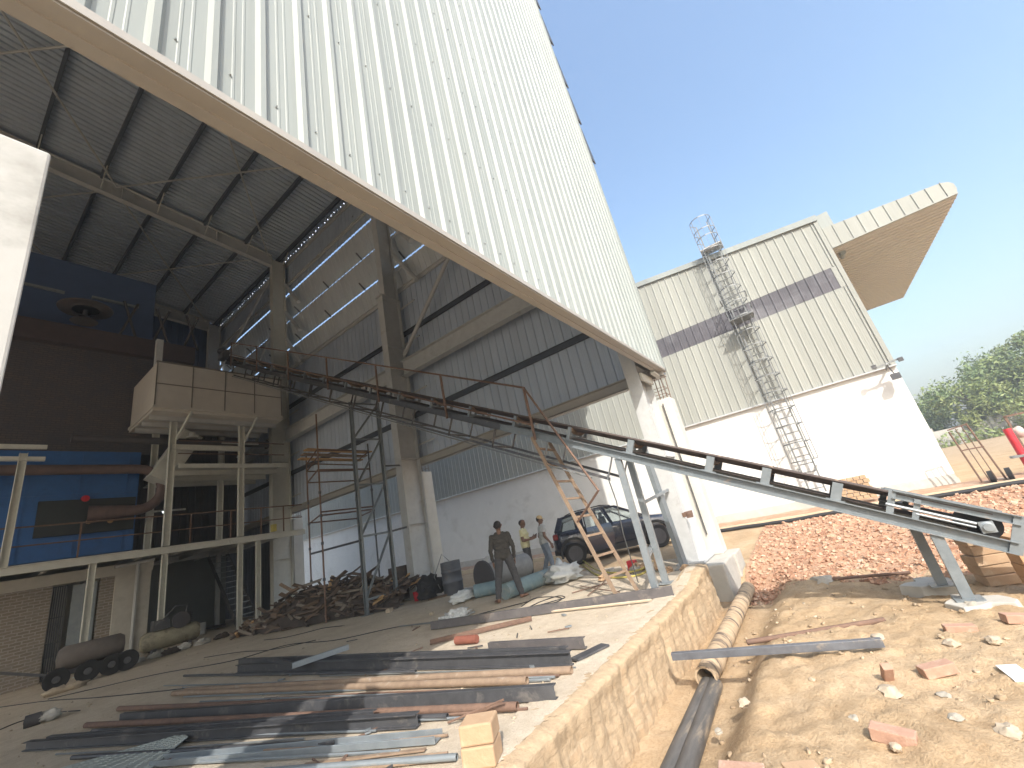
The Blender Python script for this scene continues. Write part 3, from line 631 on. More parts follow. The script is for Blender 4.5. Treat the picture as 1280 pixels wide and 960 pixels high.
# ---------------------------------------------------------------- trees and boundary wall beyond
BWX = 60.0
bw = thing('boundary_wall', 'weathered grey boundary wall under the trees at the far edge', 'wall', (BWX, -20, .2))
b = MB()
for i in range(14):
    y0 = -50 + i*4.4; b.bx(BWX, BWX+.25, y0+.15, y0+4.4, -.3, 2.0 + .12*math.sin(i*2.1))
b.build('panel', CONC, bw); b = MB()
for i in range(15): b.bx(BWX-.1, BWX+.35, -50+i*4.4-.15, -50+i*4.4+.15, -.3, 2.25)
b.build('post', CONC, bw)
b = MB(); rnd = random.Random(8)
for i in range(2600):
    y = rnd.uniform(-38, -8); h = rnd.random()**1.3*(1.0+.6*fbm(y, 0, .3, 2)); x = BWX-.3-rnd.random()*1.8*(1-h*.3)
    d = Vector((rnd.gauss(0, 1), rnd.gauss(0, 1), rnd.gauss(0, 1))).normalized(); u = d.orthogonal().normalized(); s = rnd.uniform(.06, .13); q = Vector((x, y, .2+h)); v_ = d.cross(u)
    b.add([q-u*s*1.6, q+v_*s, q+u*s*1.6, q-v_*s], [(0, 1, 2, 3)])
tag(b.build('hedge_growth', LEAF[0]), 'low weeds and scrub growing along the foot of the boundary wall', 'scrub', kind='stuff')
def tree(x, y, h, r, seed, label):
    rnd = random.Random(seed); z0 = .1
    t = thing('tree', label, 'tree', (x, y, z0), 'trees beyond the boundary wall')
    tr = MB(); tips = []
    tr.pipe([(x, y, z0), (x+.15, y-.1, z0+h*.18), (x+rnd.uniform(-.4, .4), y+rnd.uniform(-.4, .4), z0+h*.4)], [.26, .2, .15], 8)
    for k in range(9):
        a = k*2.4+rnd.random(); e = Vector((x+math.cos(a)*r*rnd.uniform(.4, .8), y+math.sin(a)*r*rnd.uniform(.4, .8), z0+h*rnd.uniform(.45, .88)))
        s = Vector((x, y, z0+h*rnd.uniform(.18, .36))); mid = (s+e)/2 + Vector((rnd.uniform(-.4, .4), rnd.uniform(-.4, .4), .4)); tr.pipe([s, mid, e], [.11, .07, .03], 6); tips.append(e)
    tr.build('trunk', BARK, t)
    clumps = []
    for k in range(42):
        a = rnd.uniform(0, 6.283); q = rnd.random()**.5; zz = rnd.random()
        rr = r*q*(1-.55*max(0, zz-.35))
        c = Vector((x+math.cos(a)*rr, y+math.sin(a)*rr, z0+h*(.22+.76*zz*(1-.30*q)))); clumps.append((c, rnd.uniform(.45, 1.25)*r*.27))
    crowns = [MB(), MB(), MB()]
    for i, (c, cr) in enumerate(clumps):
        cb = crowns[i % 3]
        for k in range(270):
            d = Vector((rnd.gauss(0, 1), rnd.gauss(0, 1), rnd.gauss(0, .75))); d = d.normalized()*(rnd.random()**.4)*cr*1.25
            p = c+d; nrm = Vector((rnd.gauss(0, 1), rnd.gauss(0, 1), rnd.gauss(.6, 1))).normalized(); u = nrm.orthogonal().normalized(); u.rotate(Matrix.Rotation(rnd.uniform(0, 6.3), 3, nrm)); v_ = nrm.cross(u); s = rnd.uniform(.05, .14)
            cb.add([p-u*s*2.0, p+v_*s*.7, p+u*s*2.0, p-v_*s*.7], [(0, 1, 2, 3)])
    for k, cb in enumerate(crowns): cb.build('crown', LEAF[k], t)
TL = [((62.5, -15.5, 7.2, 4.6, 1), 'low bushy tree nearest the white building over the boundary wall'),
      ((64, -19.5, 8.8, 4.6, 2), 'rounded green tree second from the white building over the boundary wall'),
      ((62.5, -23.6, 12.3, 4.8, 3), 'tall feathery tree with the arching top left of the highest tree'),
      ((64, -28.3, 14.4, 5.4, 4), 'tallest dense tree at the right end of the tree row'),
      ((71, -21, 10, 5, 5), 'pale green tree half hidden behind the tree row'), ((70, -11, 6.0, 4.5, 6), 'farthest small tree peeping out just beside the white wall'),
      ((63.5, -34.5, 12.5, 5.4, 7), 'broad tree at the right margin behind the red post')]
for a, l in TL: tree(*a, l)
# ---------------------------------------------------------------- belt conveyor, climbing along +Y
SL = .5235; CX0, CX1 = 6.90, 7.66          # near and far stringer
def cz(y): return .084 + SL*(y+1.295)      # underside of the stringers
DIR = Vector((0, 1, SL)).normalized(); NRM = Vector((0, -SL, 1)).normalized()
def cp_(x, y, h=0.0):                      # point h above the stringer underside, square to the belt
    return Vector((x, y, cz(y))) + NRM*h
YT, YH = -1.33, 18.9
cv = thing('belt_conveyor', 'long inclined belt conveyor with blue grey stringers climbing from the sand into the shed', 'conveyor', (7.28, -.8, -.4))
SH = .13
for x, s in ((CX0, -1), (CX1, 1)):
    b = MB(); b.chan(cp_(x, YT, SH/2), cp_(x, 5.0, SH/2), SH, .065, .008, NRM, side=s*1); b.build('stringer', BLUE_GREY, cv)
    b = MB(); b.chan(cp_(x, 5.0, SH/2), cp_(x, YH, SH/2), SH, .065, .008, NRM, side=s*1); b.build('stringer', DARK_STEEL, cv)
# tail take-up frames: a second short channel above, end plates, screw and bearing
for x, s in ((CX0, -1), (CX1, 1)):
    b = MB(); b.chan(cp_(x, YT, .36), cp_(x, -.42, .36), .10, .06, .008, NRM, side=s)
    b.beam(cp_(x, YT+.01, .0), cp_(x, YT+.01, .41), .012, .10, DIR); b.beam(cp_(x, -.62, .12), cp_(x, -.62, .36), .012, .06, DIR); b.beam(cp_(x, -.42, .12), cp_(x, -.42, .40), .012, .07, DIR)
    tf = b.build('take_up_frame', BLUE_GREY, cv)
    b = MB(); b.tube(cp_(x, -1.05, .23), cp_(x, -.38, .23), .018, 8); b.tube(cp_(x, -1.05, .19), cp_(x, -.62, .19), .012, 8); b.build('take_up_screw', LIGHT_STEEL, tf)
    b = MB(); b.lathe([(.0, 0), (.06, 0), (.06, .02), (.04, .025), (.04, .04), (0, .04)], cp_(x+s*.01, -1.12, .22), (s, 0, 0), 18); b.box(cp_(x, -1.12, .22), (.05, .12, .12)); b.build('bearing', LIGHT_STEEL, tf, True)
b = MB(); b.lathe([(0, 0), (.045, 0), (.045, .06), (.15, .07), (.155, .35), (.15, .63), (.045, .64), (.045, .7), (0, .7)], cp_(CX0+.03, -1.12, .22), (1, 0, 0), 22); b.build('tail_pulley', BLACK, cv, True)
# belt: troughed carrying run, flat return run
b = MB(); ysb = list(np.linspace(-1.15, YH-.1, 60))
TR = [(-.36, .085), (-.17, .012), (.17, .012), (.36, .085)]
xc = (CX0+CX1)/2
def trough(y, k):
    t = ss(-1.0, -.1, y)*ss(YH-.1, YH-1, y); q = TR[k]; return cp_(xc+q[0], y, lerp(.372, .30+q[1], t))
b.sheet(lambda y, k: trough(y, k), ysb, range(4)); b.sheet(lambda y, k: trough(y, 3-k) - NRM*.012, ysb, range(4))
for k in (0, 3): b.sheet(lambda y, t, k=k: trough(y, k) - NRM*(.012*t) , ysb, [0, 1])
b.build('belt', RUBBER, cv)
b = MB(); b.sheet(lambda y, t: cp_(xc+(-.33, .33)[t], y, .165), ysb, [0, 1]); b.sheet(lambda y, t: cp_(xc+(.33, -.33)[t], y, .155), ysb, [0, 1]); b.build('return_belt', RUBBER, cv)
# idler sets
iy = [.04, .74, 1.39, 2.5, 3.56] + list(np.arange(4.7, YH-.6, 1.13))
for k, y in enumerate(iy):
    for x, s in ((CX0+.03, 1), (CX1-.03, -1)):
        b = MB(); b.beam(cp_(x, y, SH), cp_(x, y, .36), .05, .11 if k < 4 else .06, DIR); b.beam(cp_(x, y-.09, SH+.006), cp_(x, y+.09, SH+.006), .09, .012, NRM); f = b.build('idler_bracket', BLUE_GREY, cv)
    if k > 2:
        b = MB(); b.beam(cp_(CX0+.04, y, .17), cp_(CX1-.04, y, .17), .05, .05, NRM); 
        for x in (CX0+.24, CX1-.24): b.beam(cp_(x, y, .17), cp_(x, y, .27), .03, .05, DIR)
        b.build('cross_frame', BLUE_GREY, f)
    b = MB(); b.tube(cp_(CX0+.05, y, .345), cp_(CX0+.24, y, .27), .042, 10); b.tube(cp_(CX0+.25, y, .262), cp_(CX1-.25, y, .262), .042, 10); b.tube(cp_(CX1-.24, y, .27), cp_(CX1-.05, y, .345), .042, 10); b.build('roller', RUST_PALE, f, True)
# hanging guard frame under the conveyor
y0 = 2.72
for x in (CX0+.02, CX1-.02):
    b = MB(); b.angle(cp_(x, y0, -.40), cp_(x, YH-.6, -.40), .05, .007, NRM); b.build('guard_rail', DARK_STEEL, cv)
b = MB(); b.tube(cp_(CX0-.03, 3.0, -.43), cp_(CX0-.03, YH-.9, -.43), .016, 6); b.build('conduit', GALV, cv)
for y in np.arange(y0+.03, YH-.6, 1.17):
    b = MB(); b.beam(cp_(CX0+.01, y, 0), cp_(CX0+.01, y, -.40), .05, .012, DIR); b.beam(cp_(CX1-.01, y, 0), cp_(CX1-.01, y, -.40), .05, .012, DIR); b.beam(cp_(CX0, y, -.37), cp_(CX1, y, -.37), .04, .012, DIR) if y > y0+.2 else None
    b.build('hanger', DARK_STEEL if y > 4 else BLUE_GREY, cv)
# supports
def leg(y, base, x, m=BLUE_GREY, h=.105):
    b = MB(); b.chan((x, y, base), (x, y, cz(y)+.01), h, .075, .009, (0, 1, 0), side=-1); b.bx(x-.11, x+.11, y-.12, y+.12, base, base+.014); b.build('leg', m, cv)
leg(-.79, -.33, CX0+.03); leg(-.70, -.33, CX1-.03)
leg(2.66, .03, CX0+.03, LIGHT_STEEL, .105); leg(2.72, .02, CX1-.03, LIGHT_STEEL, .105)
b = MB(); b.beam((CX0+.03, 2.66, .55), (8.3, 2.95, .62), .09, .05); b.beam((7.6, 2.72, 1.35), (9.4, 2.72, 1.5), .05, .05); b.beam((7.64, 2.72, .1), (7.64, 2.72, 1.4), .07, .05, (1, 0, 0)); b.build('strut', LIGHT_STEEL, cv)
# wide grey channel leaning on the corner column, and a dark strip for the column web's shadow
b = MB(); b.chan((9.0, 2.75, .0), (8.95, 2.82, 2.45), .26, .09, .01, (1, 0, -.2), side=1); b.bx(8.85, 9.15, 2.62, 2.92, 0, .016)
solo(b, 'channel_post', BLUE_GREY, 'broad blue grey channel post standing against the corner steel column', 'post')
b = MB(); b.beam((10.345, 2.46, .42), (10.345, 2.46, 3.5), .09, .012, (0, 1, 0)); solo(b, 'shade_strip', DARK_STEEL, 'narrow dark upright strip in place of the column web shadow beside the concrete pillar', 'bar')
# handrail of the walkway side
HY = 4.15; HX = CX0-.05
b = MB(); b.tube((HX, HY, cz(HY)+1.08), (HX, YH-.8, cz(YH-.8)+1.08), .021, 8); b.tube((HX, HY+.02, cz(HY)+.30), (HX, YH-.8, cz(YH-.8)+.52), .018, 8)
for y in [HY] + list(np.arange(6.35, YH-.7, 2.35)): b.beam((HX, y, cz(y)-.02), (HX, y, cz(y)+1.09), .04, .04, (1, 0, 0))
b.build('handrail', RUST, cv)
b = MB()
for y in np.arange(4.4, YH-.7, 2.35): b.beam((HX, y, cz(y)), (HX-.22, y, cz(y)), .05, .05)
b.build('rail_bracket', RUST, cv) if False else None
# head pulley and motor by the hopper
b = MB(); b.lathe([(0, 0), (.05, 0), (.05, .05), (.19, .06), (.19, .66), (.05, .67), (.05, .72), (0, .72)], cp_(CX0+.02, YH-.1, .2), (1, 0, 0), 20); b.build('head_pulley', BLACK, cv, True)
b = MB(); b.box(cp_(CX0-.2, YH-.3, .32), (.25, .5, .25)); b.tube(cp_(CX0-.2, YH-.5, .5), cp_(CX0-.2, YH+.1, .5), .14, 12); b.build('drive_motor', DARK_STEEL, cv, bevel=.01)
# concrete pads under the tail legs
for (x, y, z, l) in ((CX0, -.84, -.33, 'rough concrete pad under the near leg of the conveyor tail'), (CX1+.25, -.62, -.34, 'flat grey mortar pad under the far leg of the conveyor tail')):
    b = MB(); sh = []
    for k in range(14):
        a = 2*math.pi*k/14; r = .27 + .06*math.sin(3*a+x) + .05*math.sin(5*a); sh.append((x+r*math.cos(a)*.95, y+r*math.sin(a)*1.1))
    n = len(sh); vs = [(px, py, z-.16) for px, py in sh] + [(lerp(x, px, .93), lerp(y, py, .93), z) for px, py in sh]
    b.add(vs, [tuple(range(n, 2*n))] + [(i, (i+1) % n, n+(i+1) % n, n+i) for i in range(n)]); solo(b, 'concrete_pad', CONC, l, 'pad', bevel=.01)

# ---------------------------------------------------------------- access ladder
la = thing('access_ladder', 'rusty steel access ladder rising from the floor to the conveyor', 'ladder', (7.1, 3.3, 0))
top = Vector((6.86, 4.22, cz(4.22)+.02)); f0 = Vector((6.9, 3.32, .03)); f1 = Vector((7.3, 3.12, .015)); top1 = Vector((7.26, 4.10, cz(4.10)-.02))
for p, q in ((f0, top), (f1, top1)): b = MB(); b.beam(p, q, .035, .06, (0, -1, .3)); b.build('stile', RUST_PALE, la)
for k in range(1, 9):
    t = (k-.12)/8.6; p = lerp(f0, top, t); q = lerp(f1, top1, t+.012); b = MB(); b.beam(p, q, .045, .035, (0, 0, 1)); b.build('rung', RUST_PALE, la)
hp = onX(748, 613, 6.62); hq = lerp(f0, top, .42)
b = MB(); b.pipe([Vector((HX, HY, cz(HY)+1.08)), lerp(Vector((HX, HY, cz(HY)+1.08)), hp, .96), hp, lerp(hp, hq, .06), hq], .021, 8); b.build('grab_rail', RUST, la)

# ---------------------------------------------------------------- trestle tower under the conveyor
tt = thing('trestle_tower', 'blue grey braced steel trestle tower propping the conveyor inside the shed', 'trestle', (8.2, 11.3, 0))
A = Vector((7.05, 11.45, 0)); B2 = Vector((7.95, 11.25, 0)); zt = cz(11.4)-.42
A = Vector((CX0+.12, 10.2, 0)); B2 = Vector((CX1+.1, 9.95, 0)); A = onZ(459, 769); B2 = onZ(497, 757)
Lg = [(A, zt), (B2, zt)]
for p, z in Lg:
    b = MB(); b.chan(p, p+Vector((0, 0, z)), .13, .07, .009, (0, 1, 0), side=1); b.bx(p.x-.14, p.x+.14, p.y-.12, p.y+.12, 0, .014); b.build('leg', BLUE_GREY, tt)
lv = [.35, 2.05, 3.55, 5.0, zt-.1]
for i, z in enumerate(lv):
    b = MB(); b.angle(A+Vector((0, 0, z)), B2+Vector((0, 0, z)), .06, .008); b.build('cross_member', BLUE_GREY, tt)
for i in range(4):
    b = MB(); p, q = (A, B2) if i % 2 == 0 else (A, B2); b.angle(p+Vector((0, 0, lv[i])), q+Vector((0, 0, lv[i+1])), .055, .007); b.build('diagonal', BLUE_GREY, tt)
b = MB(); b.angle(B2+Vector((0, 0, 2.05)), Vector((9.4, 11.2, 2.12)), .06, .008); b.angle(B2+Vector((0, 0, 4.1)), Vector((9.4, 11.2, 4.15)), .06, .008); b.build('wall_tie', DARK_STEEL, tt)
b = MB(); b.angle(A+Vector((0, 0, 1.95)), onZ(391, 775)+Vector((0, 0, 1.95)), .06, .008); b.build('long_tie', DARK_STEEL, tt)
# ---------------------------------------------------------------- tube scaffold by the scrap heap
sf_ = thing('scaffold', 'rusty tube scaffold with plank deck standing over the scrap wood heap', 'scaffold', (8, 13.3, 0))
S = [onZ(391, 775), onZ(408, 779), Vector((9.15, 12.5, 0)), Vector((9.6, 13.5, 0))]
S[3] = S[0] + (S[2]-S[1])
ZS = 5.3
for k, p in enumerate(S):
    b = MB(); b.tube(p, p+Vector((0, 0, ZS+.9*(k % 2))), .026, 8); 
    st_ = b.build('standard', RUST if k < 2 else DARK_STEEL, sf_)
    for z in (1.1, 2.1, 2.9, 3.6): b = MB(); b.tube(p+Vector((0, 0, z)), p+Vector((0, 0, z+.08)), .042, 8); b.build('coupler', DARK_STEEL, st_)
for z, pairs in ((2.95, ((0, 1), (1, 2), (2, 3), (3, 0))), (3.05, ((1, 2),)), (4.35, ((0, 1), (1, 2), (0, 3))), (4.75, ((0, 1), (0, 3))), (5.0, ((0, 1), (1, 2), (2, 3), (3, 0)))):
    for i, j in pairs: b = MB(); b.tube(S[i]+Vector((0, 0, z)), S[j]+Vector((0, 0, z+.03)), .024, 8); b.build('ledger', RUST, sf_)
for k in range(3):
    d = (S[2]-S[1]).normalized(); o = (S[0]-S[1])*(.15+.3*k); b = MB(); b.beam(S[1]+o-d*.35+Vector((0, 0, 5.07)), S[2]+o+d*.2+Vector((0, 0, 5.07)), .24, .04); b.build('deck_plank', WOOD_FRESH if k != 1 else RUST_PALE, sf_)
# ---------------------------------------------------------------- raised steel platform
PY = 18.6; PZ = 3.22
pf = thing('steel_platform', 'pale steel platform with posts and rusty handrails at the back of the shed', 'platform', (5, 19.5, 0))
b = MB(); b.ibeam((-4, PY, PZ-.10), (10.05, PY, PZ-.10), .22, .12, .01, .014); b.build('edge_beam', STEEL_PALE, pf)
b = MB(); b.ibeam((-4, 23, PZ-.12), (9.3, 23, PZ-.12), .22, .12); b.build('edge_beam', STEEL_GREY, pf)
b = MB(); b.bx(-4, 9.3, PY+.05, 25, PZ+.012, PZ+.03); b.build('deck', STEEL_GREY, pf)
for x in np.arange(-3, 9.3, 1.1): b = MB(); b.ibeam((x, PY+.02, PZ-.11), (x, 25, PZ-.11), .16, .08); b.build('joist', STEEL_GREY, pf)
PXS = [onY(113, 730, PY).x, onY(203.5, 735, PY).x, onY(300, 730, PY).x, onY(323, 720, PY).x]
for x in PXS: b = MB(); b.ibeam((x, PY+.02, 0), (x, PY+.02, PZ-.21), .16, .14, .01, .012, (1, 0, 0)); b.bx(x-.13, x+.13, PY-.12, PY+.15, 0, .015); b.build('post', STEEL_PALE, pf)
for x in (PXS[0], PXS[1], PXS[2]+.2): b = MB(); b.ibeam((x+.6, PY+4.2, 0), (x+.6, PY+4.2, PZ-.21), .16, .14, .01, .012, (1, 0, 0)); b.build('post', STEEL_GREY, pf)
for z0, r in ((.55, .02), (1.08, .024)):
    b = MB(); b.tube((-4, PY+.12, PZ+z0), (10.0, PY+.12, PZ+z0), r, 8); b.build('handrail', RUST, pf)
for x in (-1.2, 1.2, 3.05, 5.9, 7.2, 8.3, 9.2): b = MB(); b.beam((x, PY+.12, PZ+.01), (x, PY+.12, PZ+1.08), .04, .04, (1, 0, 0)); b.build('rail_post', RUST, pf)
# goal-post frame at the left
gx = onY(16, 640, PY).x
fr = thing('pipe_rack', 'pale steel goalpost frame with twin crossbars at the left end of the platform', 'frame', (gx, PY, PZ))
b = MB(); b.ibeam((gx, PY-.02, PZ+.012), (gx, PY-.02, 6.45), .17, .15, .01, .012, (1, 0, 0)); b.build('post', STEEL_PALE, fr)
for z in (6.25, 6.62): b = MB(); b.beam((-3, PY-.02, z+.03), (gx+.45, PY-.02, z+.03), .12, .12); b.build('crossbar', STEEL_PALE, fr)
b = MB(); b.ibeam((-2.6, PY-.02, PZ+.012), (-2.6, PY-.02, 6.2), .17, .15, .01, .012, (1, 0, 0)); b.build('post', STEEL_PALE, fr)
# stair under the platform
sx = thing('steel_stair', 'dark steel stair climbing under the platform behind its right hand posts', 'stair', (8.5, 21, 0))
for s in (0, .75): b = MB(); b.beam((8.0+s, 20.0, .0), (8.0+s, 23.2, 3.1), .03, .2); b.build('stringer', DARK_STEEL, sx)
for k in range(13): b = MB(); y = 20.15+k*.235; b.bx(8.03, 8.73, y-.1, y+.1, .15+k*.226, .175+k*.226); b.build('tread', LIGHT_STEEL, sx)
# brick room under the platform with barred opening
br = thing('brick_room', 'grey brick room with a barred doorway built under the platform', 'room', (2, 20.6, 0))
dl, dr = onY(62, 760, 19.95).x, onY(122, 760, 19.95).x
b = MB(); b.bx(-4.5, dl, 19.95, 20.18, 0, 2.9); b.bx(dr, dr+.35, 19.95, 20.18, 0, 2.9); b.build('wall', WALL_BRICK, br)
b = MB(); b.bx(-4.5, dr+1.35, 19.93, 20.2, 2.64, 2.98); b.bx(dr+.35, dr+1.3, 19.9, 20.3, 0, 2.64); b.build('lintel', CONC, br, bevel=.01)
b = MB(); b.bx(-4.5, dr+1.3, 24.0, 24.2, 0, 3.0); b.bx(-4.6, -4.5, 20, 24.2, 0, 3.0); b.build('rear_wall', CONC, br)
dd = MB()
for x in np.linspace(dl+.04, dr-.75, 7): dd.beam((x, 20.02, .05), (x, 20.02, 2.6), .025, .025, (1, 0, 0))
for z in (.06, 1.0, 1.7, 2.58): dd.beam((dl+.02, 20.02, z), (dr-.74, 20.02, z), .05, .03)
d1 = dd.build('barred_gate', DARK_STEEL, br)
b = MB(); b.bx(dl+.05, dr-.85, 20.045, 20.06, .62, .98); b.build('gate_plate', GALV, d1)
b = MB(); b.bx(dr-.62, dr-.06, 20.0, 20.05, .03, 2.55); b.build('sheet_door', LIGHT_STEEL, br)
b = MB(); b.tube((dr+.9, 19.86, .2), (dr+.9, 19.86, 2.95), .05, 8); b.tube((dr+.3, 19.86, 2.9), (dr+1.35, 19.86, 2.98), .05, 8); b.build('drain_pipe', STEEL_GREY, br, True)
b = MB(); b.bx(dr+1.35, 9.3, 24.6, 24.75, 0, 3.1); solo(b, 'partition_panel', mat('dull_grey_partition', (.22, .24, .24), (.18, .20, .20), rough=.7, scale=1.5), 'dull grey partition at the back under the platform', 'partition')
# ---------------------------------------------------------------- boiler
bo = thing('boiler', 'big blue boiler casing with dark brick furnace tower above it', 'boiler', (1, 23, PZ))
bxr = onY(172, 620, 20.6).x
b = MB(); b.bx(-5, bxr, 20.6, 24.6, PZ+.25, 7.1); b.build('casing', BLUE, bo, bevel=.02)
b = MB()
for k in range(7): b.bx(bxr-.35-k*1.25, bxr-.31-k*1.25, 20.575, 20.59, PZ+.3, 7.05)
b.bx(-5, bxr, 20.57, 20.592, 5.55, 5.6); b.build('casing_seam', BLUE, bo)
b = MB(); b.bx(-5, bxr+.1, 20.45, 20.9, PZ+.03, PZ+.22); b.build('skid', STEEL_PALE, bo)
q0 = onY(48, 628, 20.55); q1 = onY(166, 660, 20.55)
b = MB(); b.bx(q0.x, q1.x, 20.50, 20.58, q1.z-.03, q0.z+.02); b.build('fire_door_panel', mat('dark_green_panel', (.035, .045, .045), (.025, .03, .032), rough=.6, scale=3), bo)
for px, py, m_ in ((107, 623, RED), (111, 652, WOOD_FRESH), (138, 651, WOOD_FRESH)):
    c = onY(px, py, 20.48); b = MB(); b.tube(c, c+Vector((0, .1, 0)), .11 if m_ is RED else .08, 12); b.build('valve_wheel', m_, bo)
b = MB(); b.bx(-5, bxr+1.0, 21.0, 24.6, 7.1, 11.3); b.build('furnace_wall', FIRE_BRICK, bo)
b = MB(); b.bx(-5.1, bxr+1.6, 20.7, 24.8, 11.3, 12.1); b.build('furnace_collar', mat('brown_black_steel', (.085, .06, .06), (.06, .045, .048), rough=.7), bo)
b = MB(); b.bx(-5, bxr+.2, 21.5, 24.6, 12.1, 15.4); b.build('upper_casing', DARKBLUE, bo)
for c in (onY(46, 358, 21.45), onY(145, 378, 21.45)):
    b = MB(); b.box(c, (1.5, .1, .10)); b.build('light_trim', LIGHT_STEEL, bo)
b = MB(); c = onY(105, 402, 20.5); b.lathe([(0, 0), (.40, 0), (.22, .16), (.08, .22), (.07, .5), (0, .5)], c, (0, 0, 1), 20); b.lathe([(0, .5), (.78, .53), (.8, .58), (0, .68)], c, (0, 0, 1), 24); b.build('vent_cowl', BLACKISH, bo, True)
for k in range(6):
    b = MB(); x = bxr-1.0+k*.55; b.tube((x, 20.9, 12.1), (x+.5*(-1)**k, 20.9, 13.8), .05, 6); b.build('prop', BLACKISH, bo)
# return bend pipe in front of the casing
b = MB(); zt_, zb2 = onY(100, 587, 20.0).z, onY(140, 640, 20.0).z; xe = onY(175, 610, 20.0).x; r = (zt_-zb2)/2; zc = (zt_+zb2)/2
path = [(-5, 20.0, zt_), (1.5, 20.0, zt_)] + [(xe-.1+r*math.sin(a), 20.0, zc+r*math.cos(a)) for a in np.linspace(0, math.pi, 12)] + [(q1.x-1.3, 20.2, zb2)]
b.pipe(path, [.17]*(len(path)-2)+[.18, .3], 14); solo(b, 'bend_pipe', mat('brown_oxide_pipe', (.17, .115, .10), (.11, .075, .07), rough=.6, scale=4), 'brown pipe making a U bend in front of the blue boiler', 'pipe', smooth=True)
# lit tube under the deck
c = onY(208, 640, 22.0)
tl = thing('tube_light', 'small lit tube light glowing under the intermediate deck', 'lamp', c)
b = MB(); b.box(c+Vector((0, 0, .06)), (1.3, .1, .06)); b.build('housing', STEEL_PALE, tl)
b = MB(); b.tube(c-Vector((.12, 0, 0)), c+Vector((.12, 0, 0)), .025, 8); c2 = onY(240, 633, 22.0); b.build('tube', LAMP, tl)
# ---------------------------------------------------------------- hopper on its stand
ho = thing('feed_hopper', 'large beige grey panelled feed hopper on steel legs under the conveyor head', 'hopper', (6.6, 19.4, PZ))
X0, X1, Y0, Y1, Z0, Z1 = 4.40, 8.85, 18.0, 20.8, 8.12, 9.85
b = MB(); t = .03
b.bx(X0, X1, Y0, Y0+t, Z0, Z1); b.bx(X0, X1, Y1-t, Y1, Z0, Z1); b.bx(X0, X0+t, Y0+t, Y1-t, Z0, Z1); b.bx(X1-t, X1, Y0+t, Y1-t, Z0, Z1); b.build('bin', HOPPER, ho)
b = MB(); n = 4
for k in range(n+1): x = lerp(X0, X1, k/n); b.bx(x-.018, x+.018, Y0-.02, Y0-.002, Z0+.02, Z1-.02)
b.bx(X0-.02, X1+.02, Y0-.024, Y0-.003, (Z0+Z1)/2-.018, (Z0+Z1)/2+.018); b.bx(X0-.03, X1+.03, Y0-.03, Y0+.04, Z1-.01, Z1+.04); b.build('stiffener', mat('dark_joint_strip', (.20, .18, .16), (.15, .14, .12), rough=.7), ho)
b = MB(); b.bx(X0-.06, X1+.04, Y0-.08, Y1, Z0-.10, Z0-.005); b.bx(X0-.02, X1, Y0, Y1, Z0-.20, Z0-.105); b.build('base_frame', HOPPER, ho)
V = [(X0+.3, Y0+.3, Z0-.2), (X1-.5, Y0+.3, Z0-.2), (X1-.5, Y1-.2, Z0-.2), (X0+.3, Y1-.2, Z0-.2), (X0+.6, 19.2, 6.9), (X0+1.9, 19.2, 6.9), (X0+1.9, 20.2, 6.9), (X0+.6, 20.2, 6.9)]
for y in (Y0+.5, Y0+1.3, Y0+2.1): b = MB(); b.ibeam((X0, y, Z0-.30), (X1, y, Z0-.30), .18, .10); b.build('bearer', STEEL_GREY, ho)
b = MB(); b.beam(onY(238, 545, 19.8), onY(196, 602, 19.8), .7, .8, (0, 1, 0)); b.build('chute', STEEL_PALE, ho)
for x in (PXS[1], PXS[2]):
    for y in (PY+.02, 20.6):
        b = MB(); b.ibeam((x, y, PZ+.04), (x, y, Z0-.2), .2, .16, .01, .012, (1, 0, 0)); b.build('leg', STEEL_PALE, ho)
    b = MB(); b.beam((x+.1, PY-.03, 7.05), (x+.35, Y0-.03, Z0-.12), .07, .07); b.build('knee_brace', STEEL_PALE, ho)
b = MB(); b.ibeam((PXS[1], PY-.02, 6.75), (PXS[2], PY-.02, 6.75), .2, .12); b.build('tie_beam', STEEL_PALE, ho)
b = MB(); b.tube((2.6, 19.1, 7.12), (8.7, 19.1, 7.12), .13, 12); b.tube((8.7, 19.1, 7.12), (8.75, 19.1, 7.12), .2, 12); b.build('feed_screw', BLACKISH, ho, True)
b = MB(); b.tube((6.9, 18.95, 7.1), (8.3, 18.95, 7.1), .05, 8); b.lathe([(0, 0), (.2, 0), (.2, .06), (.1, .1), (.1, .22), (0, .25)], (5.9, 19.0, 7.25), (0, 0, 1), 14); b.build('screw_cover', STEEL_PALE, ho, True)
b = MB(); b.beam((X0+.1, Y0+.4, Z1), (X0+.1, Y0+.4, Z1+1.1), .2, .2, (1, 0, 0)); b.build('mast', STEEL_GREY, ho)
# intermediate deck right of the legs
idk = thing('service_deck', 'small pale service deck with joists between hopper legs and column', 'deck', (7.2, 20, 5.5))
dz = onY(290, 584, PY).z
b = MB(); b.beam((PXS[1]+.2, PY-.04, dz+.05), (9.25, PY-.04, dz+.05), .08, .16); b.bx(PXS[1]+.2, 9.25, PY, 22.5, dz+.10, dz+.13); b.build('deck_plate', STEEL_PALE, idk)
for y in (19.4, 20.4, 21.4): b = MB(); b.ibeam((PXS[1]+.1, y, dz-.02), (9.25, y, dz-.02), .2, .1); b.build('joist', STEEL_PALE, idk)
for z0 in (.55, 1.05): b = MB(); b.tube((PXS[1]+.2, PY+.05, dz+z0), (9.25, PY+.05, dz+z0), .02, 6); b.build('handrail', RUST, idk)
# panels closing the plant behind the legs
b = ribbed(lambda a, o, z: (a, 25.2-o, z), rib_profile(4.8, 10.2), [3.3, 10.5]); solo(b, 'plant_screen', BLACKISH, 'dark ribbed sheet screen behind the hopper legs and service deck', 'screen')
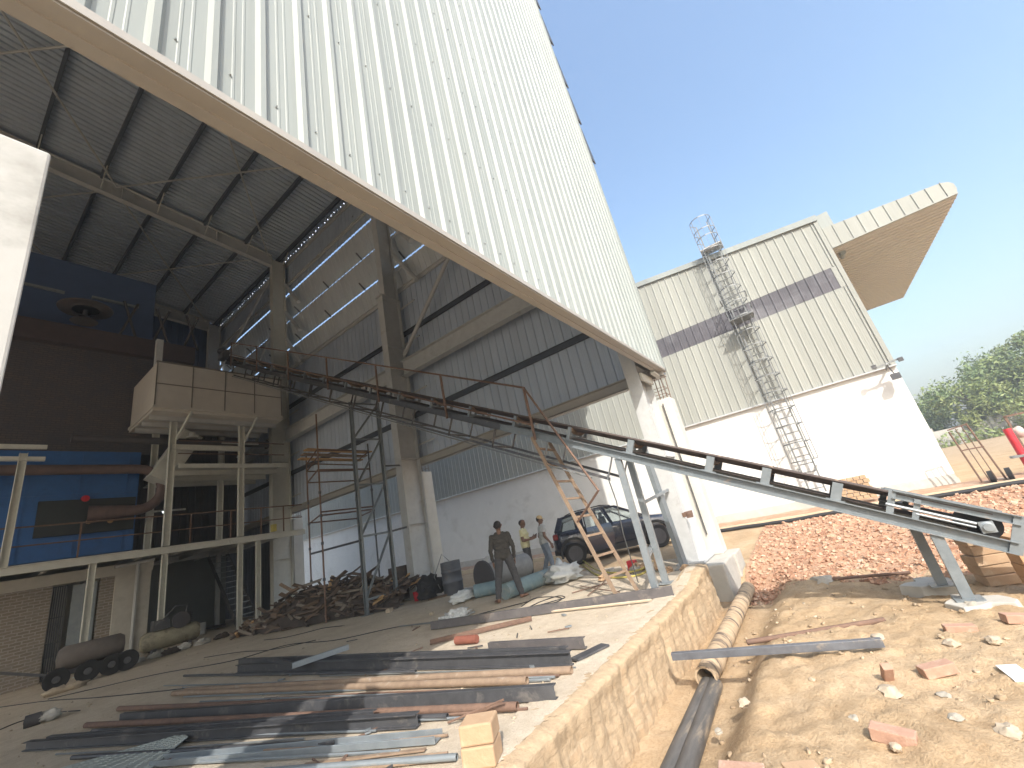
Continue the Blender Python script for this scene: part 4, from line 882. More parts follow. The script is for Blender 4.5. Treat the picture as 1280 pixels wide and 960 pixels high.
# yellow box on the platform rail
c = onY(342, 660, PY-.1); b = MB(); b.box(c, (.16, .2, .28)); solo(b, 'control_box', YELLOW, 'small yellow control box on the platform rail by the column', 'box', bevel=.01)
# ---------------------------------------------------------------- steel sections lying on the floor
def lay(kind, a, b2, name, m, label, cat, h=.1, w=.06, z=None, roll=0, group='steel sections lying on the floor', up=None, r=None, z2=None):
    """a, b2: photo points of the two ends of the piece where it touches the floor"""
    z = .012 if z is None else z; z2 = z if z2 is None else z2
    p = onZ(a[0], a[1], z); q = onZ(b2[0], b2[1], z2); mb = MB()
    if kind == 'pipe': 
        d = Vector((0, 0, r)); mb.tube(p+d, q+d, r, 12, caps=False)
        mb.tube(p+d, q+d, r*.86, 12, caps=False); n = len(mb.v)//2
        for k in (0, 12):
            mb.f += [(k+i, k+(i+1) % 12, 24+k+(i+1) % 12, 24+k+i) for i in range(12)]
    elif kind == 'rod': 
        mid = (p+q)/2 + Vector((random.uniform(-.05, .05), random.uniform(-.05, .05), 0)); d = Vector((0, 0, r)); mb.pipe([p+d, (p+mid)/2+d, mid+d, (q+mid)/2+d, q+d], r, 6)
    elif kind == 'I': d = Vector((0, 0, h/2)); mb.ibeam(p+d, q+d, h, w, .009, .011)
    elif kind == 'Iflat': d = Vector((0, 0, w/2)); mb.ibeam(p+d, q+d, h, w, .009, .011, up=(q-p).cross(Vector((0, 0, 1))))
    elif kind == 'C': d = Vector((0, 0, h/2)); mb.chan(p+d, q+d, h, w, .008, side=-1)
    elif kind == 'Cdown': d = Vector((0, 0, w/2)); mb.chan(p+d, q+d, h, w, .008, up=(q-p).cross(Vector((0, 0, 1))), side=-1)
    elif kind == 'L': mb.angle(p, q, w, .007)
    elif kind == 'flat': d = Vector((0, 0, h/2)); mb.beam(p+d, q+d, w, h)
    return solo(mb, name, m, label, cat, group, smooth=(kind in ('pipe', 'rod')), bevel=(.0025 if kind in ('C', 'I', 'Cdown', 'Iflat', 'flat') else 0))
lay('I', (297, 841), (716, 832), 'steel_beam', DARK_STEEL, 'long dark I beam with deep web, farthest of the parallel sections on the floor', 'steel beam', .13, .08)
lay('C', (300, 832), (712, 824), 'steel_channel', DARK_STEEL, 'dark channel tucked against the far side of the long dark I beam', 'steel channel', .12, .06)
lay('C', (365, 836), (436, 812), 'steel_channel', LIGHT_STEEL, 'short grey channel resting askew on top of the long dark I beam', 'steel channel', .075, .05, z=.15)
lay('C', (336, 826), (374, 833), 'steel_channel', DARK_STEEL, 'stubby dark channel offcut lying beside the askew short channel', 'steel channel', .05, .05, z=.14)
lay('C', (613, 815), (733, 810), 'steel_channel', PURPLE_STEEL, 'short purple brown channel at the sunlit end beyond the long dark I beam', 'steel channel', .11, .06)
lay('flat', (718, 826), (757, 807), 'steel_plate', DARK_STEEL, 'short dark flat bar bridging the end of the I beam near the plinth', 'steel plate', .02, .13, z=.02)
lay('pipe', (232, 866), (716, 843), 'steel_pipe', RUST_PALE, 'rusty pipe lying just in front of the long dark I beam', 'pipe', r=.036)
lay('pipe', (216, 870), (660, 856), 'steel_pipe', RUST_PALE, 'second rusty pipe behind the broad grey channel, nearer than the first', 'pipe', r=.036)
lay('rod', (205, 858), (420, 851), 'steel_rod', LIGHT_STEEL, 'thin grey rod farthest left in front of the long dark I beam', 'rod', r=.011)
lay('rod', (230, 872), (688, 851), 'steel_rod', LIGHT_STEEL, 'thin bent grey rod squeezed between the two rusty pipes', 'rod', r=.012)
lay('rod', (380, 862), (694, 848), 'steel_rod', LIGHT_STEEL, 'pale thin rod ending in the sun beside the rusty pipes', 'rod', r=.012)
lay('pipe', (148, 889), (470, 879), 'steel_pipe', RUST, 'dark rusty pipe behind the left half of the broad grey channel', 'pipe', r=.034)
lay('C', (152, 903), (697, 874), 'steel_channel', DARK_STEEL, 'broad grey channel in the middle of the sections, its end cut at a slant', 'steel channel', .11, .06)
lay('pipe', (107, 910), (648, 889), 'steel_pipe', RUST, 'long rusty pipe against the near side of the broad grey channel', 'pipe', r=.034)
lay('rod', (560, 905), (630, 876), 'steel_rod', RUST, 'short rusty rod leaning over the pipe near the yellow blocks', 'rod', r=.009, z2=.12)
lay('I', (32, 938), (523, 908), 'steel_beam', DARK_STEEL, 'long dark I beam with its end hidden behind the yellow blocks', 'steel beam', .10, .08)
lay('C', (60, 931), (470, 903), 'steel_channel', DARK_STEEL, 'dark channel behind the long dark I beam nearest the chequered plate', 'steel channel', .10, .06)
lay('Cdown', (195, 955), (549, 925), 'steel_channel', LIGHT_STEEL, 'pale blue grey channel lying flat in front of the yellow blocks', 'steel channel', .13, .05)
lay('rod', (250, 918), (480, 902), 'steel_rod', LIGHT_STEEL, 'thin pale rod resting across the floor behind the chequered plate', 'rod', r=.010)
lay('rod', (200, 925), (470, 915), 'steel_rod', LIGHT_STEEL, 'thin pale rod crossing the floor close to the chequered plate tip', 'rod', r=.010)
lay('flat', (440, 962), (570, 948), 'steel_flat', RUST_PALE, 'reddish flat strip in the foreground beside the yellow blocks', 'flat bar', .015, .05)
lay('flat', (380, 957), (532, 938), 'steel_flat', RUST_PALE, 'brown flat strip between the pale channel and the foreground rods', 'flat bar', .012, .04)
lay('pipe', (330, 968), (572, 951), 'steel_pipe', LIGHT_STEEL, 'pale pipe in the foreground pointing at the yellow blocks', 'pipe', r=.022)
lay('C', (540, 787), (843, 744), 'steel_channel', PURPLE_STEEL, 'long purple brown channel lying across the sunlit floor below the rusty ladder', 'steel channel', .13, .065)
lay('rod', (500, 784), (665, 766), 'steel_rod', GALV, 'pale rod along the near side of the long purple brown channel', 'rod', r=.016)
lay('rod', (690, 766), (815, 752), 'steel_rod', STONE, 'sandy pale strip under the sunlit end of the purple brown channel', 'rod', r=.02)
lay('L', (538, 805), (665, 775), 'steel_angle', RUST, 'rusty angle bar between the long purple channel and the short rusty roll', 'angle bar', w=.06)
EX = [('rod', (228, 860), (520, 853), LIGHT_STEEL, .009, 'thin grey rod running beside the farther rusty pipe'), ('rod', (250, 878), (600, 866), LIGHT_STEEL, .010, 'thin grey rod in the gap behind the broad grey channel'),
 ('rod', (330, 874), (640, 862), RUST, .010, 'thin rusty rod in the gap behind the broad grey channel'), ('rod', (300, 882), (520, 872), GALV, .008, 'bright thin wire rod on the floor behind the dark rusty pipe'),
 ('pipe', (115, 916), (560, 899), DARK_STEEL, .022, 'slim dark pipe in front of the long rusty pipe'), ('rod', (150, 921), (600, 897), LIGHT_STEEL, .010, 'pale rod in front of the slim dark pipe'),
 ('rod', (280, 912), (660, 888), RUST, .012, 'rusty rod poking into the sun past the long rusty pipe'), ('rod', (70, 944), (380, 925), GALV, .010, 'pale rod in front of the long dark I beam, at its left end'),
 ('pipe', (90, 950), (420, 931), DARK_STEEL, .022, 'slim dark pipe beside the tip of the chequered plate'), ('rod', (330, 940), (560, 921), RUST_PALE, .011, 'brown rod behind the pale blue grey channel'),
 ('rod', (250, 955), (500, 941), LIGHT_STEEL, .012, 'pale rod in front of the pale blue grey channel'), ('rod', (290, 968), (560, 944), RUST_PALE, .012, 'brown rod beside the foreground pale pipe'),
 ('pipe', (230, 846), (520, 842), DARK_STEEL, .02, 'slim dark pipe just before the deep web I beam'), ('rod', (400, 846), (720, 836), GALV, .010, 'bright rod along the foot of the deep web I beam'),
 ('rod', (440, 858), (700, 846), RUST, .011, 'rusty rod under the sunlit ends of the rusty pipes'), ('rod', (180, 884), (420, 878), DARK_STEEL, .010, 'dark rod behind the dark rusty pipe')]
for kd, a, c, m_, r_, l in EX: lay(kd, a, c, 'steel_pipe' if kd == 'pipe' else 'steel_rod', m_, l, 'pipe' if kd == 'pipe' else 'rod', r=r_)
rnd = random.Random(33); OFF = []
for k in range(4):
    mb = MB(); L = (.14, .22, .09, .30)[k]; mb.beam((-L/2, 0, .008), (L/2, 0, .008), (.03, .015, .05, .012)[k], .014); o = mb.build('metal_offcut', (RUST, DARK_STEEL, LIGHT_STEEL, RUST)[k]); OFF.append(o.data); bpy.data.objects.remove(o)
for k in range(46):
    c = onZ(rnd.uniform(120, 700), 0, 0) if False else Vector((rnd.uniform(1.6, 6.5), rnd.uniform(2.8, 8.5), .012)); o = bpy.data.objects.new('metal_offcut', OFF[k % 4]); COL.objects.link(o); o.location = c; o.rotation_euler = (0, 0, rnd.uniform(0, 6.3)); tag(o, 'small scrap metal offcut littering the floor around the steel sections', 'offcut', 'metal offcuts littering the floor')
mb = MB(); a = onZ(571, 803+3, .01); c = onZ(597, 804, .01); mb.tube(a+Vector((0, 0, .055)), c+Vector((0, 0, .055)), .055, 14)
solo(mb, 'rusty_roll', mat('red_brown_roll', (.26, .09, .06), (.18, .06, .04), rough=.75), 'short red brown cylinder lying on the floor in front of the angle bar', 'roll', smooth=True)
PLATE = mat('pale_zinc_plate', (.50, .53, .50), (.42, .45, .43), rough=.45, metal=.35, scale=5, bump=.1)
# chequered plate
p = [onZ(70, 962, .02), onZ(230, 917, .06), onZ(234, 922, .06), onZ(183, 966, .02)]
mb = MB(); n = Vector((0, 0, .006)); mb.add(p + [q+n for q in p], [(0, 1, 2, 3), (7, 6, 5, 4), (0, 1, 5, 4), (1, 2, 6, 5), (2, 3, 7, 6), (3, 0, 4, 7)])
cq = thing('chequered_plate', 'pale chequered metal sheet tapering to a point on the floor at the bottom left', 'metal sheet', p[0])
mb.build('sheet', PLATE, cq); ds = MB(); u = (p[1]-p[0]); v = (p[3]-p[0]); rr = 0
NU, NV = 20, 8
for i in range(NU):
    for j in range(NV):
        s = (i+.5)/NU; t = (j+.5)/NV; A_ = lerp(p[0], p[1], s); B_ = lerp(p[3], p[2], s); c = lerp(A_, B_, t)+n*1.0
        w_ = (B_-A_).length/NV
        if w_ < .008: continue
        d = (u.normalized()*(1 if (i+j) % 2 else .25) + v.normalized()*(.25 if (i+j) % 2 else 1)).normalized(); ds.beam(c-d*.022, c+d*.022, .012, .008)
tag(ds.build('tread_pattern', PLATE, cq), kind='stuff')
# yellow blocks
c = onZ(604, 957, .012)
for k, (z, dx, rz, l) in enumerate(((.012, 0, .06, 'lower yellow refractory block at the plinth edge carrying another block'), (.134, .005, .10, 'upper yellow refractory block resting on its twin at the plinth edge'))):
    mb = MB(); R = Matrix.Rotation(rz+.35, 3, 'Z'); mb.box((0, 0, .060), (.19, .23, .119), R); mb.v = [q+Vector((c.x+dx+.04, c.y+.03, z)) for q in mb.v]
    solo(mb, 'refractory_block', BRICK_YEL, l, 'block', 'yellow refractory blocks', bevel=.012)
# crumpled cloth and rolls
def heap(name, c, r, m, label, cat, amp=.5, seed=1, freq=3.5, group=None):
    mb = MB(); mb.blob(c, r, seed, amp, 22, 14, freq); mb.v = [Vector((q.x, q.y, max(q.z, c[2]-r[2]*.55))) for q in mb.v]
    return solo(mb, name, m, label, cat, group, smooth='full')
c = onZ(570, 776, .0); heap('crumpled_sack', (c.x, c.y, .07), (.33, .17, .10), mat('patterned_white_sack', (.75, .76, .74), (.30, .31, .30), rough=.8, scale=18, bump=.5, bscale=40), 'crumpled white and grey sack lying on the floor before the barefoot man', 'sack', seed=4)
c = onZ(44, 908, .0); mb = MB(); 
rl = thing('wrapped_roll', 'dark roll with a whitish torn wrapper lying alone at the left edge of the floor', 'roll', c)
a = onZ(28, 912, 0); q = onZ(50, 905, 0); mb.lathe([(0, 0), (.03, 0), (.03, .01), (.09, .01), (.09, (q-a).length), (0, (q-a).length)], a+Vector((0, 0, .09)), q-a, 18); mb.build('core', BLACKISH, rl, True)
mb = MB(); d = (q-a).normalized(); mb.blob(q+d*.10+Vector((0, 0, .085)), (.14, .12, .08), 5, .5, 16, 10, 4); mb.build('wrapper', SACK, rl, 'full')
# cables on the floor
def cable(pts, r, label, z=.008, m=BLACK, name='cable'):
    P = [onZ(x, y, z) for x, y in pts]; out = []
    for i in range(len(P)-1):
        p0, p1, p2, p3 = P[max(i-1, 0)], P[i], P[i+1], P[min(i+2, len(P)-1)]
        for k in range(6):
            t = k/6; out.append(.5*((2*p1) + (p2-p0)*t + (2*p0-5*p1+4*p2-p3)*t*t + (3*p1-p0-3*p2+p3)*t**3))
    mb = MB(); mb.pipe(out+[P[-1]], r, 6); return solo(mb, name, m, label, 'cable', 'cables across the floor', smooth='full')
cable([(60, 874), (130, 858), (200, 842), (290, 826), (360, 806), (420, 800), (500, 783), (560, 777), (605, 766), (660, 752)], .009, 'long thin black cable running from the wheeled tank to the barefoot man')
cable([(0, 884), (60, 876), (120, 872), (200, 864), (240, 860), (330, 857)], .008, 'thin black cable wandering toward the ends of the rusty pipes')
cable([(330, 800), (355, 797), (385, 790), (405, 785), (430, 782)], .010, 'short loose black cable lying before the scrap wood heap')
cable([(255, 822), (300, 815), (340, 812), (395, 800)], .008, 'grey black wire trailing across the floor under the long cable')
cable([(0, 912), (25, 902), (60, 892), (100, 888)], .008, 'thin dark wire curling past the wrapped roll')
lp = [(652, 758), (668, 748), (690, 746), (702, 748), (694, 753), (670, 757), (660, 760), (676, 752), (698, 745), (706, 747), (690, 752), (655, 762)]
cable(lp, .009, 'coiled black hose in loose loops at the edge of the sunlight', name='hose')
# scattered offcuts by the ladder foot
for k, (a, b2, l) in enumerate((((715, 742), (765, 728), 'thin rusty bar leaning toward the foot of the rusty ladder'), ((735, 745), (760, 722), 'crossed rusty bar lying on the sunlit patch by the ladder'), ((725, 733), (775, 741), 'bent rusty rod beneath the ladder in the sun'))):
    lay('rod', a, b2, 'rusty_rod', RUST, l, 'rod', r=.010, z=.01+.012*k, group='rusty rods by the ladder foot')
# ---------------------------------------------------------------- pipes and roller behind the barefoot man
def big_pipe(a, b2, r, label, group='blue grey pipes behind the barefoot man'):
    p = onZ(*a, 0); q = onZ(*b2, 0); d = (q-p).normalized(); L = (q-p).length; t = thing('drain_pipe', label, 'pipe', (p+q)/2, group)
    mb = MB(); mb.lathe([(r*.86, .0), (r, 0), (r, L), (r*.86, L), (r*.86, .02)], p+Vector((0, 0, r)), d, 22); 
    mb.build('shell', PVC_TEAL, t, True); mb = MB(); mb.lathe([(0, .05), (r*.85, .05), (r*.85, .06), (0, .06)], p+Vector((0, 0, r)), d, 22); mb.build('end_plug', mat('muddy_plug', (.26, .27, .25), (.18, .18, .17), rough=.9), t)
big_pipe((595, 748), (628, 741), .155, 'left blue grey pipe with its open end beside the oil drum')
big_pipe((633, 750), (692, 727), .165, 'right blue grey pipe with its end behind the leg of the barefoot man')
p = onZ(617, 741, 0); q = onZ(668, 722, 0); p = Vector((8.75, 7.75, 0)); q = p + Vector((1.75, -.35, 0))
rt = thing('cable_roller', 'dark flanged roller with a grey drum lying behind the barefoot man', 'roller', p)
d = (q-p).normalized(); mb = MB(); mb.lathe([(0, 0), (.40, 0), (.40, .06), (0, .06)], p+Vector((0, 0, .40)), d, 28); mb.build('flange', BLACKISH, rt, True)
mb = MB(); mb.lathe([(0, .065), (.30, .065), (.30, 1.55), (.12, 1.56), (0, 1.56)], p+Vector((0, 0, .40)), d, 26); mb.build('barrel', mat('grey_barrel_paint', (.30, .30, .29), (.22, .22, .22), rough=.6), rt, True)
mb = MB(); p = onZ(655, 731, .1); q = onZ(702, 713, .1); mb.beam(p+Vector((0, 0, .05)), q+Vector((0, 0, .05)), .15, .14); solo(mb, 'timber_sleeper', WOOD[2], 'dark timber beam lying behind the right blue grey pipe', 'timber')
c = onZ(703, 728, .0); heap('plastic_heap', (c.x+.1, c.y, .16), (.52, .40, .24), PLASTIC_W, 'heap of crumpled white plastic film at the end of the blue grey pipe', 'plastic', seed=9, amp=.45)
c = onZ(580, 752, 0); heap('plastic_wrap', (c.x, c.y, .10), (.40, .18, .14), PLASTIC_W, 'torn pale plastic wrap at the open end of the left pipe', 'plastic', seed=12, amp=.45)
c = Vector((10.3, 8.75, 0)); sk = thing('printed_sack', 'white sack with a green printed patch between the drum and the roller', 'sack', c)
mb = MB(); mb.blob(c+Vector((0, 0, .36)), (.33, .30, .40), 3, .35, 20, 14, 2.2); mb.build('bag', SACK, sk, 'full')
mb = MB(); mb.blob(c+Vector((-.13, -.02, .30)), (.22, .26, .26), 3, .35, 18, 12, 2.2); mb.build('print', GREEN, sk, 'full')
hs = [(728, 706), (745, 718), (770, 722), (800, 718), (815, 708)]
for k, (dy, z, l) in enumerate(((0, .02, 'yellow hose sagging over the floor before the car, lower strand'), (-6, .06, 'yellow hose looping past the rear wheel of the car, upper strand'))):
    cable([(x, y+dy) for x, y in hs], .02, l, z=z, m=YELLOW, name='yellow_hose')
c = onZ(792, 712, .0); mb = MB(); mb.box((c.x, c.y, .1), (.16, .2, .2)); solo(mb, 'red_can', RED, 'small red can standing behind the rusty ladder', 'can', bevel=.02)
rnd = random.Random(21)
for k in range(9):
    x, y = rnd.uniform(735, 860), 0; y = 726 - (x-735)*.10 + rnd.uniform(-8, 6); c = onZ(x, y, 0); mb = MB(); s = rnd.uniform(.05, .12)
    mb.blob((c.x, c.y, s*.5), (s*1.4, s, s*.7), 40+k, .5, 10, 7, 2.5); solo(mb, 'rubble_lump', CONC if k % 2 else BRICK_YEL, 'lump of broken masonry among the litter behind the ladder foot', 'rubble lump', 'rubble lumps behind the ladder foot')
c = onZ(822, 716, 0); mb = MB(); mb.box((c.x+.2, c.y, .17), (.22, .1, .34), Matrix.Rotation(.5, 3, 'Y')); solo(mb, 'fire_brick', BRICK_YEL, 'yellow brick propped upright beside the broad channel post', 'brick', bevel=.01)
# grey wire hanging from the guard frame
P0 = cp_(CX1, 3.05, -.42); mb = MB(); mb.pipe([P0, P0+Vector((.05, -.02, -.5)), P0+Vector((.12, .05, -1.1)), Vector((P0.x+.3, P0.y+.1, .02))], .010, 6); solo(mb, 'hanging_wire', GALV, 'grey wire hanging from the conveyor guard frame to the floor', 'wire', smooth='full')
# ---------------------------------------------------------------- drums
def drum(c, label, m=DRUM, r=.29, h=.88):
    t = thing('oil_drum', label, 'drum', c, 'steel drums near the middle column')
    pr = [(0, .02), (r-.012, .02), (r-.012, 0), (r, 0), (r, .03)]
    for zc in (.33, .61): pr += [(r, h*zc/.88-.03), (r+.014, h*zc/.88-.012), (r+.014, h*zc/.88+.012), (r, h*zc/.88+.03)]
    for zc in np.arange(.68, .84, .04): pr += [(r, zc), (r+.005, zc+.012), (r, zc+.024)]
    pr += [(r, h-.03), (r, h), (r-.012, h), (r-.012, h-.02), (0, h-.02)]
    mb = MB(); mb.lathe(pr, c, (0, 0, 1), 30); mb.build('shell', m, t, True); return t
c = onZ(568, 742, 0); t = drum(c, 'dark grey ribbed oil drum with a wire hoop standing before the far wall')
mb = MB(); mb.pipe([c+Vector((-.25, .28, .2)), c+Vector((-.3, .42, .55)), c+Vector((0, .3, 1.12)), c+Vector((.2, .2, .86))], .014, 6); mb.build('wire_hoop', GALV, t)
drum(Vector((9.65, 12.1, 0)), 'dark rusty drum half hidden behind the trestle tower leg', mat('dark_rusty_drum_paint', (.10, .085, .075), (.06, .05, .045), rough=.7, stain=(.20, .12, .08), sscale=4, samt=(.5, .7)), .36, 1.0)
# clutter at the foot of the middle column
c = onZ(522, 751, 0)
mb = MB(); mb.lathe([(0, 0), (.085, 0), (.115, .24), (.12, .24), (.12, .25), (.105, .25), (.08, .03), (0, .03)], c, (0, 0, 1), 18); solo(mb, 'red_bucket', RED, 'small red bucket in front of the clutter by the middle column', 'bucket', smooth=True)
rnd = random.Random(4); base = onZ(508, 746, 0)
for k in range(9):
    q = base+Vector((.15+k*.075, -.2+rnd.uniform(-.05, .05)+.12*(k % 2), 0)); mb = MB(); mb.tube(q+Vector((0, 0, .33)), q+Vector((.22, .45, .62+rnd.uniform(-.05, .05))), .03, 8)
    solo(mb, 'pale_pipe_offcut', CONC_PALE, 'pale stubby pipe offcut leaning in the row by the middle column', 'pipe offcut', 'pale pipe offcuts leaning by the middle column', smooth=True)
mb = MB(); q = base+Vector((.5, .1, 0)); mb.bx(q.x-.55, q.x+.45, q.y-.3, q.y+.25, 0, .32); solo(mb, 'timber_crate', WOOD[3], 'low grey timber crate under the pale pipe offcuts', 'crate', bevel=.01)
heap('grey_bundle', (q.x+.55, q.y+.25, .5), (.42, .3, .22), SACK, 'whitish dusty cloth bundle over the pipe offcuts at the middle column', 'bundle', seed=14)
c = onZ(545, 748, 0); heap('black_bag', (c.x+.1, c.y+.3, .28), (.34, .30, .34), BLACK, 'shiny black bag slumped between the middle column and the oil drum', 'bag', seed=16)
heap('black_bag', (c.x-.25, c.y+.05, .16), (.25, .2, .18), BLACK, 'smaller black bag in front of the slumped bag beside the red bucket', 'bag', seed=18)
mb = MB(); a = onZ(535, 751, .0); q = onZ(567, 743, .0); mb.beam(a+Vector((0, 0, .03)), q+Vector((0, 0, .03)), .1, .05); solo(mb, 'wood_batten', WOOD[1], 'brown batten on the floor in front of the black bags', 'timber')
for (x, y, l, s) in ((487, 765, 'stone block on the floor beside the trestle tower foot', .09), (540, 768, 'grey lump beside the right foot of the trestle tower', .05)):
    c = onZ(x, y, 0); mb = MB(); mb.box((c.x, c.y, s*.5), (s*2.2, s*1.4, s), Matrix.Rotation(.4, 3, 'Z')); solo(mb, 'stone_block', STONE, l, 'stone', bevel=.012)
# ---------------------------------------------------------------- scrap wood heap: every piece its own object
rnd = random.Random(2)
pm = []
for k in range(14):
    mb = MB(); L = rnd.uniform(.22, .85); a, h = rnd.uniform(.04, .11), rnd.uniform(.025, .08)
    mb.box((0, 0, 0), (L, a, h)); mb.v = [q + Vector((rnd.uniform(-.04, .04), rnd.uniform(-.015, .015), rnd.uniform(-.012, .012))) for q in mb.v]
    o = mb.build('scrap_plank', WOOD[(0, 2, 1, 0, 2, 3, 0)[k % 7]] if k != 13 else WOOD_FRESH); pm.append(o.data); bpy.data.objects.remove(o)
N_ = 0; LA, LB = Vector((6.75, 16.4, 0)), Vector((9.15, 10.9, 0)); ax = (LB-LA); axn = ax.normalized(); sd = Vector((axn.y, -axn.x, 0))
if sd.x > 0: sd = -sd   # toward the camera
def heap_h(t, s): # height of the heap at t along it and s across
    crest = lerp(.22, 1.08, ss(.0, .42, t))*lerp(1, .55, ss(.62, 1.0, t)); return max(0, crest*(1-abs(s)**1.5))
N = 299
for i in range(N):
    t = rnd.random()**.9; s = rnd.uniform(-.55, 1); hh = heap_h(t, s)
    p = LA + ax*t + sd*s*lerp(.65, 1.15, ss(0, .4, t)); z = hh*rnd.uniform(.72, 1.03)+.04
    o = bpy.data.objects.new('scrap_plank', pm[rnd.randrange(13) if rnd.random() < .96 else 13]); COL.objects.link(o)
    o.location = (p.x, p.y, z); o.rotation_euler = (rnd.uniform(-.6, .6), rnd.uniform(-.55, .55), math.atan2(axn.y, axn.x)+rnd.gauss(0, .75))
    tag(o, 'broken dusty timber offcut jumbled in the scrap wood heap under the scaffold', 'scrap timber', 'scrap timbers jumbled in the heap under the scaffold')
# dark core so the heap has body
mb = MB()
mb.sheet(lambda t, s: LA + ax*t + sd*s*lerp(.6, 1.1, ss(0, .4, t)) + Vector((0, 0, heap_h(t, s)*.82 + .05*fbm(t*8, s*4, 1, 3))), list(np.linspace(.0, 1, 40)), list(np.linspace(-.75, .98, 16)))
tag(mb.build('wood_debris', WOOD[2], None, 'full'), 'dark splinters and rubbish packed inside the scrap wood heap', 'debris', kind='stuff')
for (a, b2, z0, z1, m, l) in (((343, 768), (381, 737), .1, .9, WOOD[3], 'long grey plank leaning up the left slope of the scrap wood heap'), ((350, 730), (371, 742), .95, .85, RUST_PALE, 'reddish board poking out left from the top of the scrap heap'), ((410, 740), (416, 720), .75, 1.15, WOOD_FRESH, 'fresh yellow plank standing up at the crest of the scrap heap'), ((401, 746), (467, 733), .8, .85, WOOD[3], 'long grey pole lying across the face of the scrap heap')):
    mb = MB(); k_ = 8.35; p = onX(*a, 7.75); q = onX(*b2, 8.1); mb.beam(p, q, .05, .10, (1, 0, .2)); solo(mb, 'scrap_board', m, l, 'scrap timber', bevel=.004)
# ---------------------------------------------------------------- compressor and wheeled tank by the brick room
c = Vector((5.35, 18.0, 0)); cm = thing('air_compressor', 'dirty cream air compressor tank with a black pump under the platform beam', 'compressor', c)
mb = MB(); a = c+Vector((-.75, .1, .42)); d = Vector((1, -.12, 0)).normalized(); mb.lathe([(0, -.06), (.2, -.03), (.27, .06), (.27, 1.34), (.2, 1.43), (0, 1.46)], a, d, 22); mb.build('tank', TANKY, cm, True)
mb = MB(); mb.box(c+Vector((.25, .0, .85)), (.32, .3, .34)); 
for k in range(5): mb.box(c+Vector((.25, .0, .74+k*.06)), (.4, .38, .02))
mb.lathe([(0, 0), (.24, 0), (.24, .05), (0, .05)], c+Vector((.1, -.25, .85)), (0, -1, 0), 18); mb.build('pump', BLACKISH, cm, bevel=.01)
mb = MB(); mb.box(c+Vector((-.35, 0, .84)), (.4, .28, .28)); mb.pipe([c+Vector((.3, 0, 1.0)), c+Vector((.35, 0, 1.25)), c+Vector((.05, 0, 1.3)), c+Vector((-.3, 0, .95))], .025, 8); mb.build('motor', DARK_STEEL, cm, bevel=.02)
for x in (-.5, .4): mb = MB(); mb.bx(c.x+x-.05, c.x+x+.05, c.y-.2, c.y+.2, 0, .2); mb.build('foot', BLACKISH, cm)
for k in range(6):
    q = c + Vector((-1.1+.42*k+rnd.uniform(-.1, .1), -.8+rnd.uniform(-.3, .3), .08)); heap('rag', (q.x, q.y, .06), (.2, .14, .09), (SACK, CONC, WOOD[2])[k % 3], 'crumpled rag in the litter before the cream compressor tank', 'rag', seed=50+k, group='rags before the compressor')
a = onZ(62, 866, 0); b2 = onZ(158, 838, 0); ct = thing('wheeled_tank', 'dusty brown tank on a low four wheeled trolley with a drawbar beside the brick room', 'trolley', (a+b2)/2)
d = (b2-a).normalized(); sd2 = Vector((-d.y, d.x, 0)); L = (b2-a).length
mb = MB(); mb.lathe([(0, 0), (.2, .03), (.27, .14), (.27, L*.86), (.2, L*.93), (0, L*.95)], a+d*(.02*L)+sd2*.3+Vector((0, 0, .66)), d, 20); mb.build('tank', mat('dusty_brown_tank', (.15, .13, .115), (.10, .085, .075), rough=.75, scale=4), ct, True)
mb = MB()
for s in (.05, .6): mb.beam(a+d*.05+sd2*s+Vector((0, 0, .33)), b2-d*.05+sd2*s+Vector((0, 0, .33)), .06, .1)
mb.build('chassis', BLACKISH, ct)
for t in (.06, .46, .78, 1.0):
    q = a+d*L*t+Vector((0, 0, .24)); mb = MB(); mb.lathe([(0, 0), (.1, 0), (.14, -.02), (.24, -.02), (.24, .1), (.1, .1), (0, .08)], q, sd2, 20); w_ = mb.build('wheel', TYRE, ct, True)
    mb = MB(); mb.lathe([(0, -.03), (.07, -.028), (.08, -.015), (0, -.01)], q, sd2, 14); mb.build('hub', DARK_STEEL, w_, True)
mb = MB(); mb.beam(a+sd2*.3+Vector((0, 0, .33)), a-d*1.0+sd2*.35+Vector((0, 0, .75)), .06, .06); mb.beam(a-d*1.0+sd2*.1+Vector((0, 0, .75)), a-d*1.0+sd2*.6+Vector((0, 0, .75)), .05, .05); mb.build('drawbar', DARK_STEEL, ct)
for (x, y, l) in ((70, 868, 'pale crumbs of rubble by the wheeled tank'), (90, 862, 'brownish lump lying beside the wheeled tank'), (175, 826, 'dark lump between the wheeled tank and the compressor')):
    c = onZ(x, y, 0); mb = MB(); mb.blob((c.x, c.y, .06), (.25, .14, .08), int(x), .5, 12, 8, 3); solo(mb, 'rubble_lump', STONE, l, 'rubble lump', smooth='full')
mb = MB(); a = onZ(225, 792, 0); q = onZ(280, 785, 0); mb.beam(a+Vector((0, 0, .1)), q+Vector((0, 0, .1)), .12, .1); solo(mb, 'dark_beam', BLACKISH, 'dark low beam on the floor between the compressor and the scrap heap', 'beam')
c = onZ(252, 793, 0); mb = MB(); mb.lathe([(0, 0), (.13, 0), (.13, .42), (0, .42)], c, (0, 0, 1), 14); solo(mb, 'bollard_stub', STEEL_GREY, 'stubby grey post stump between the compressor and the scrap heap', 'post', smooth=True)

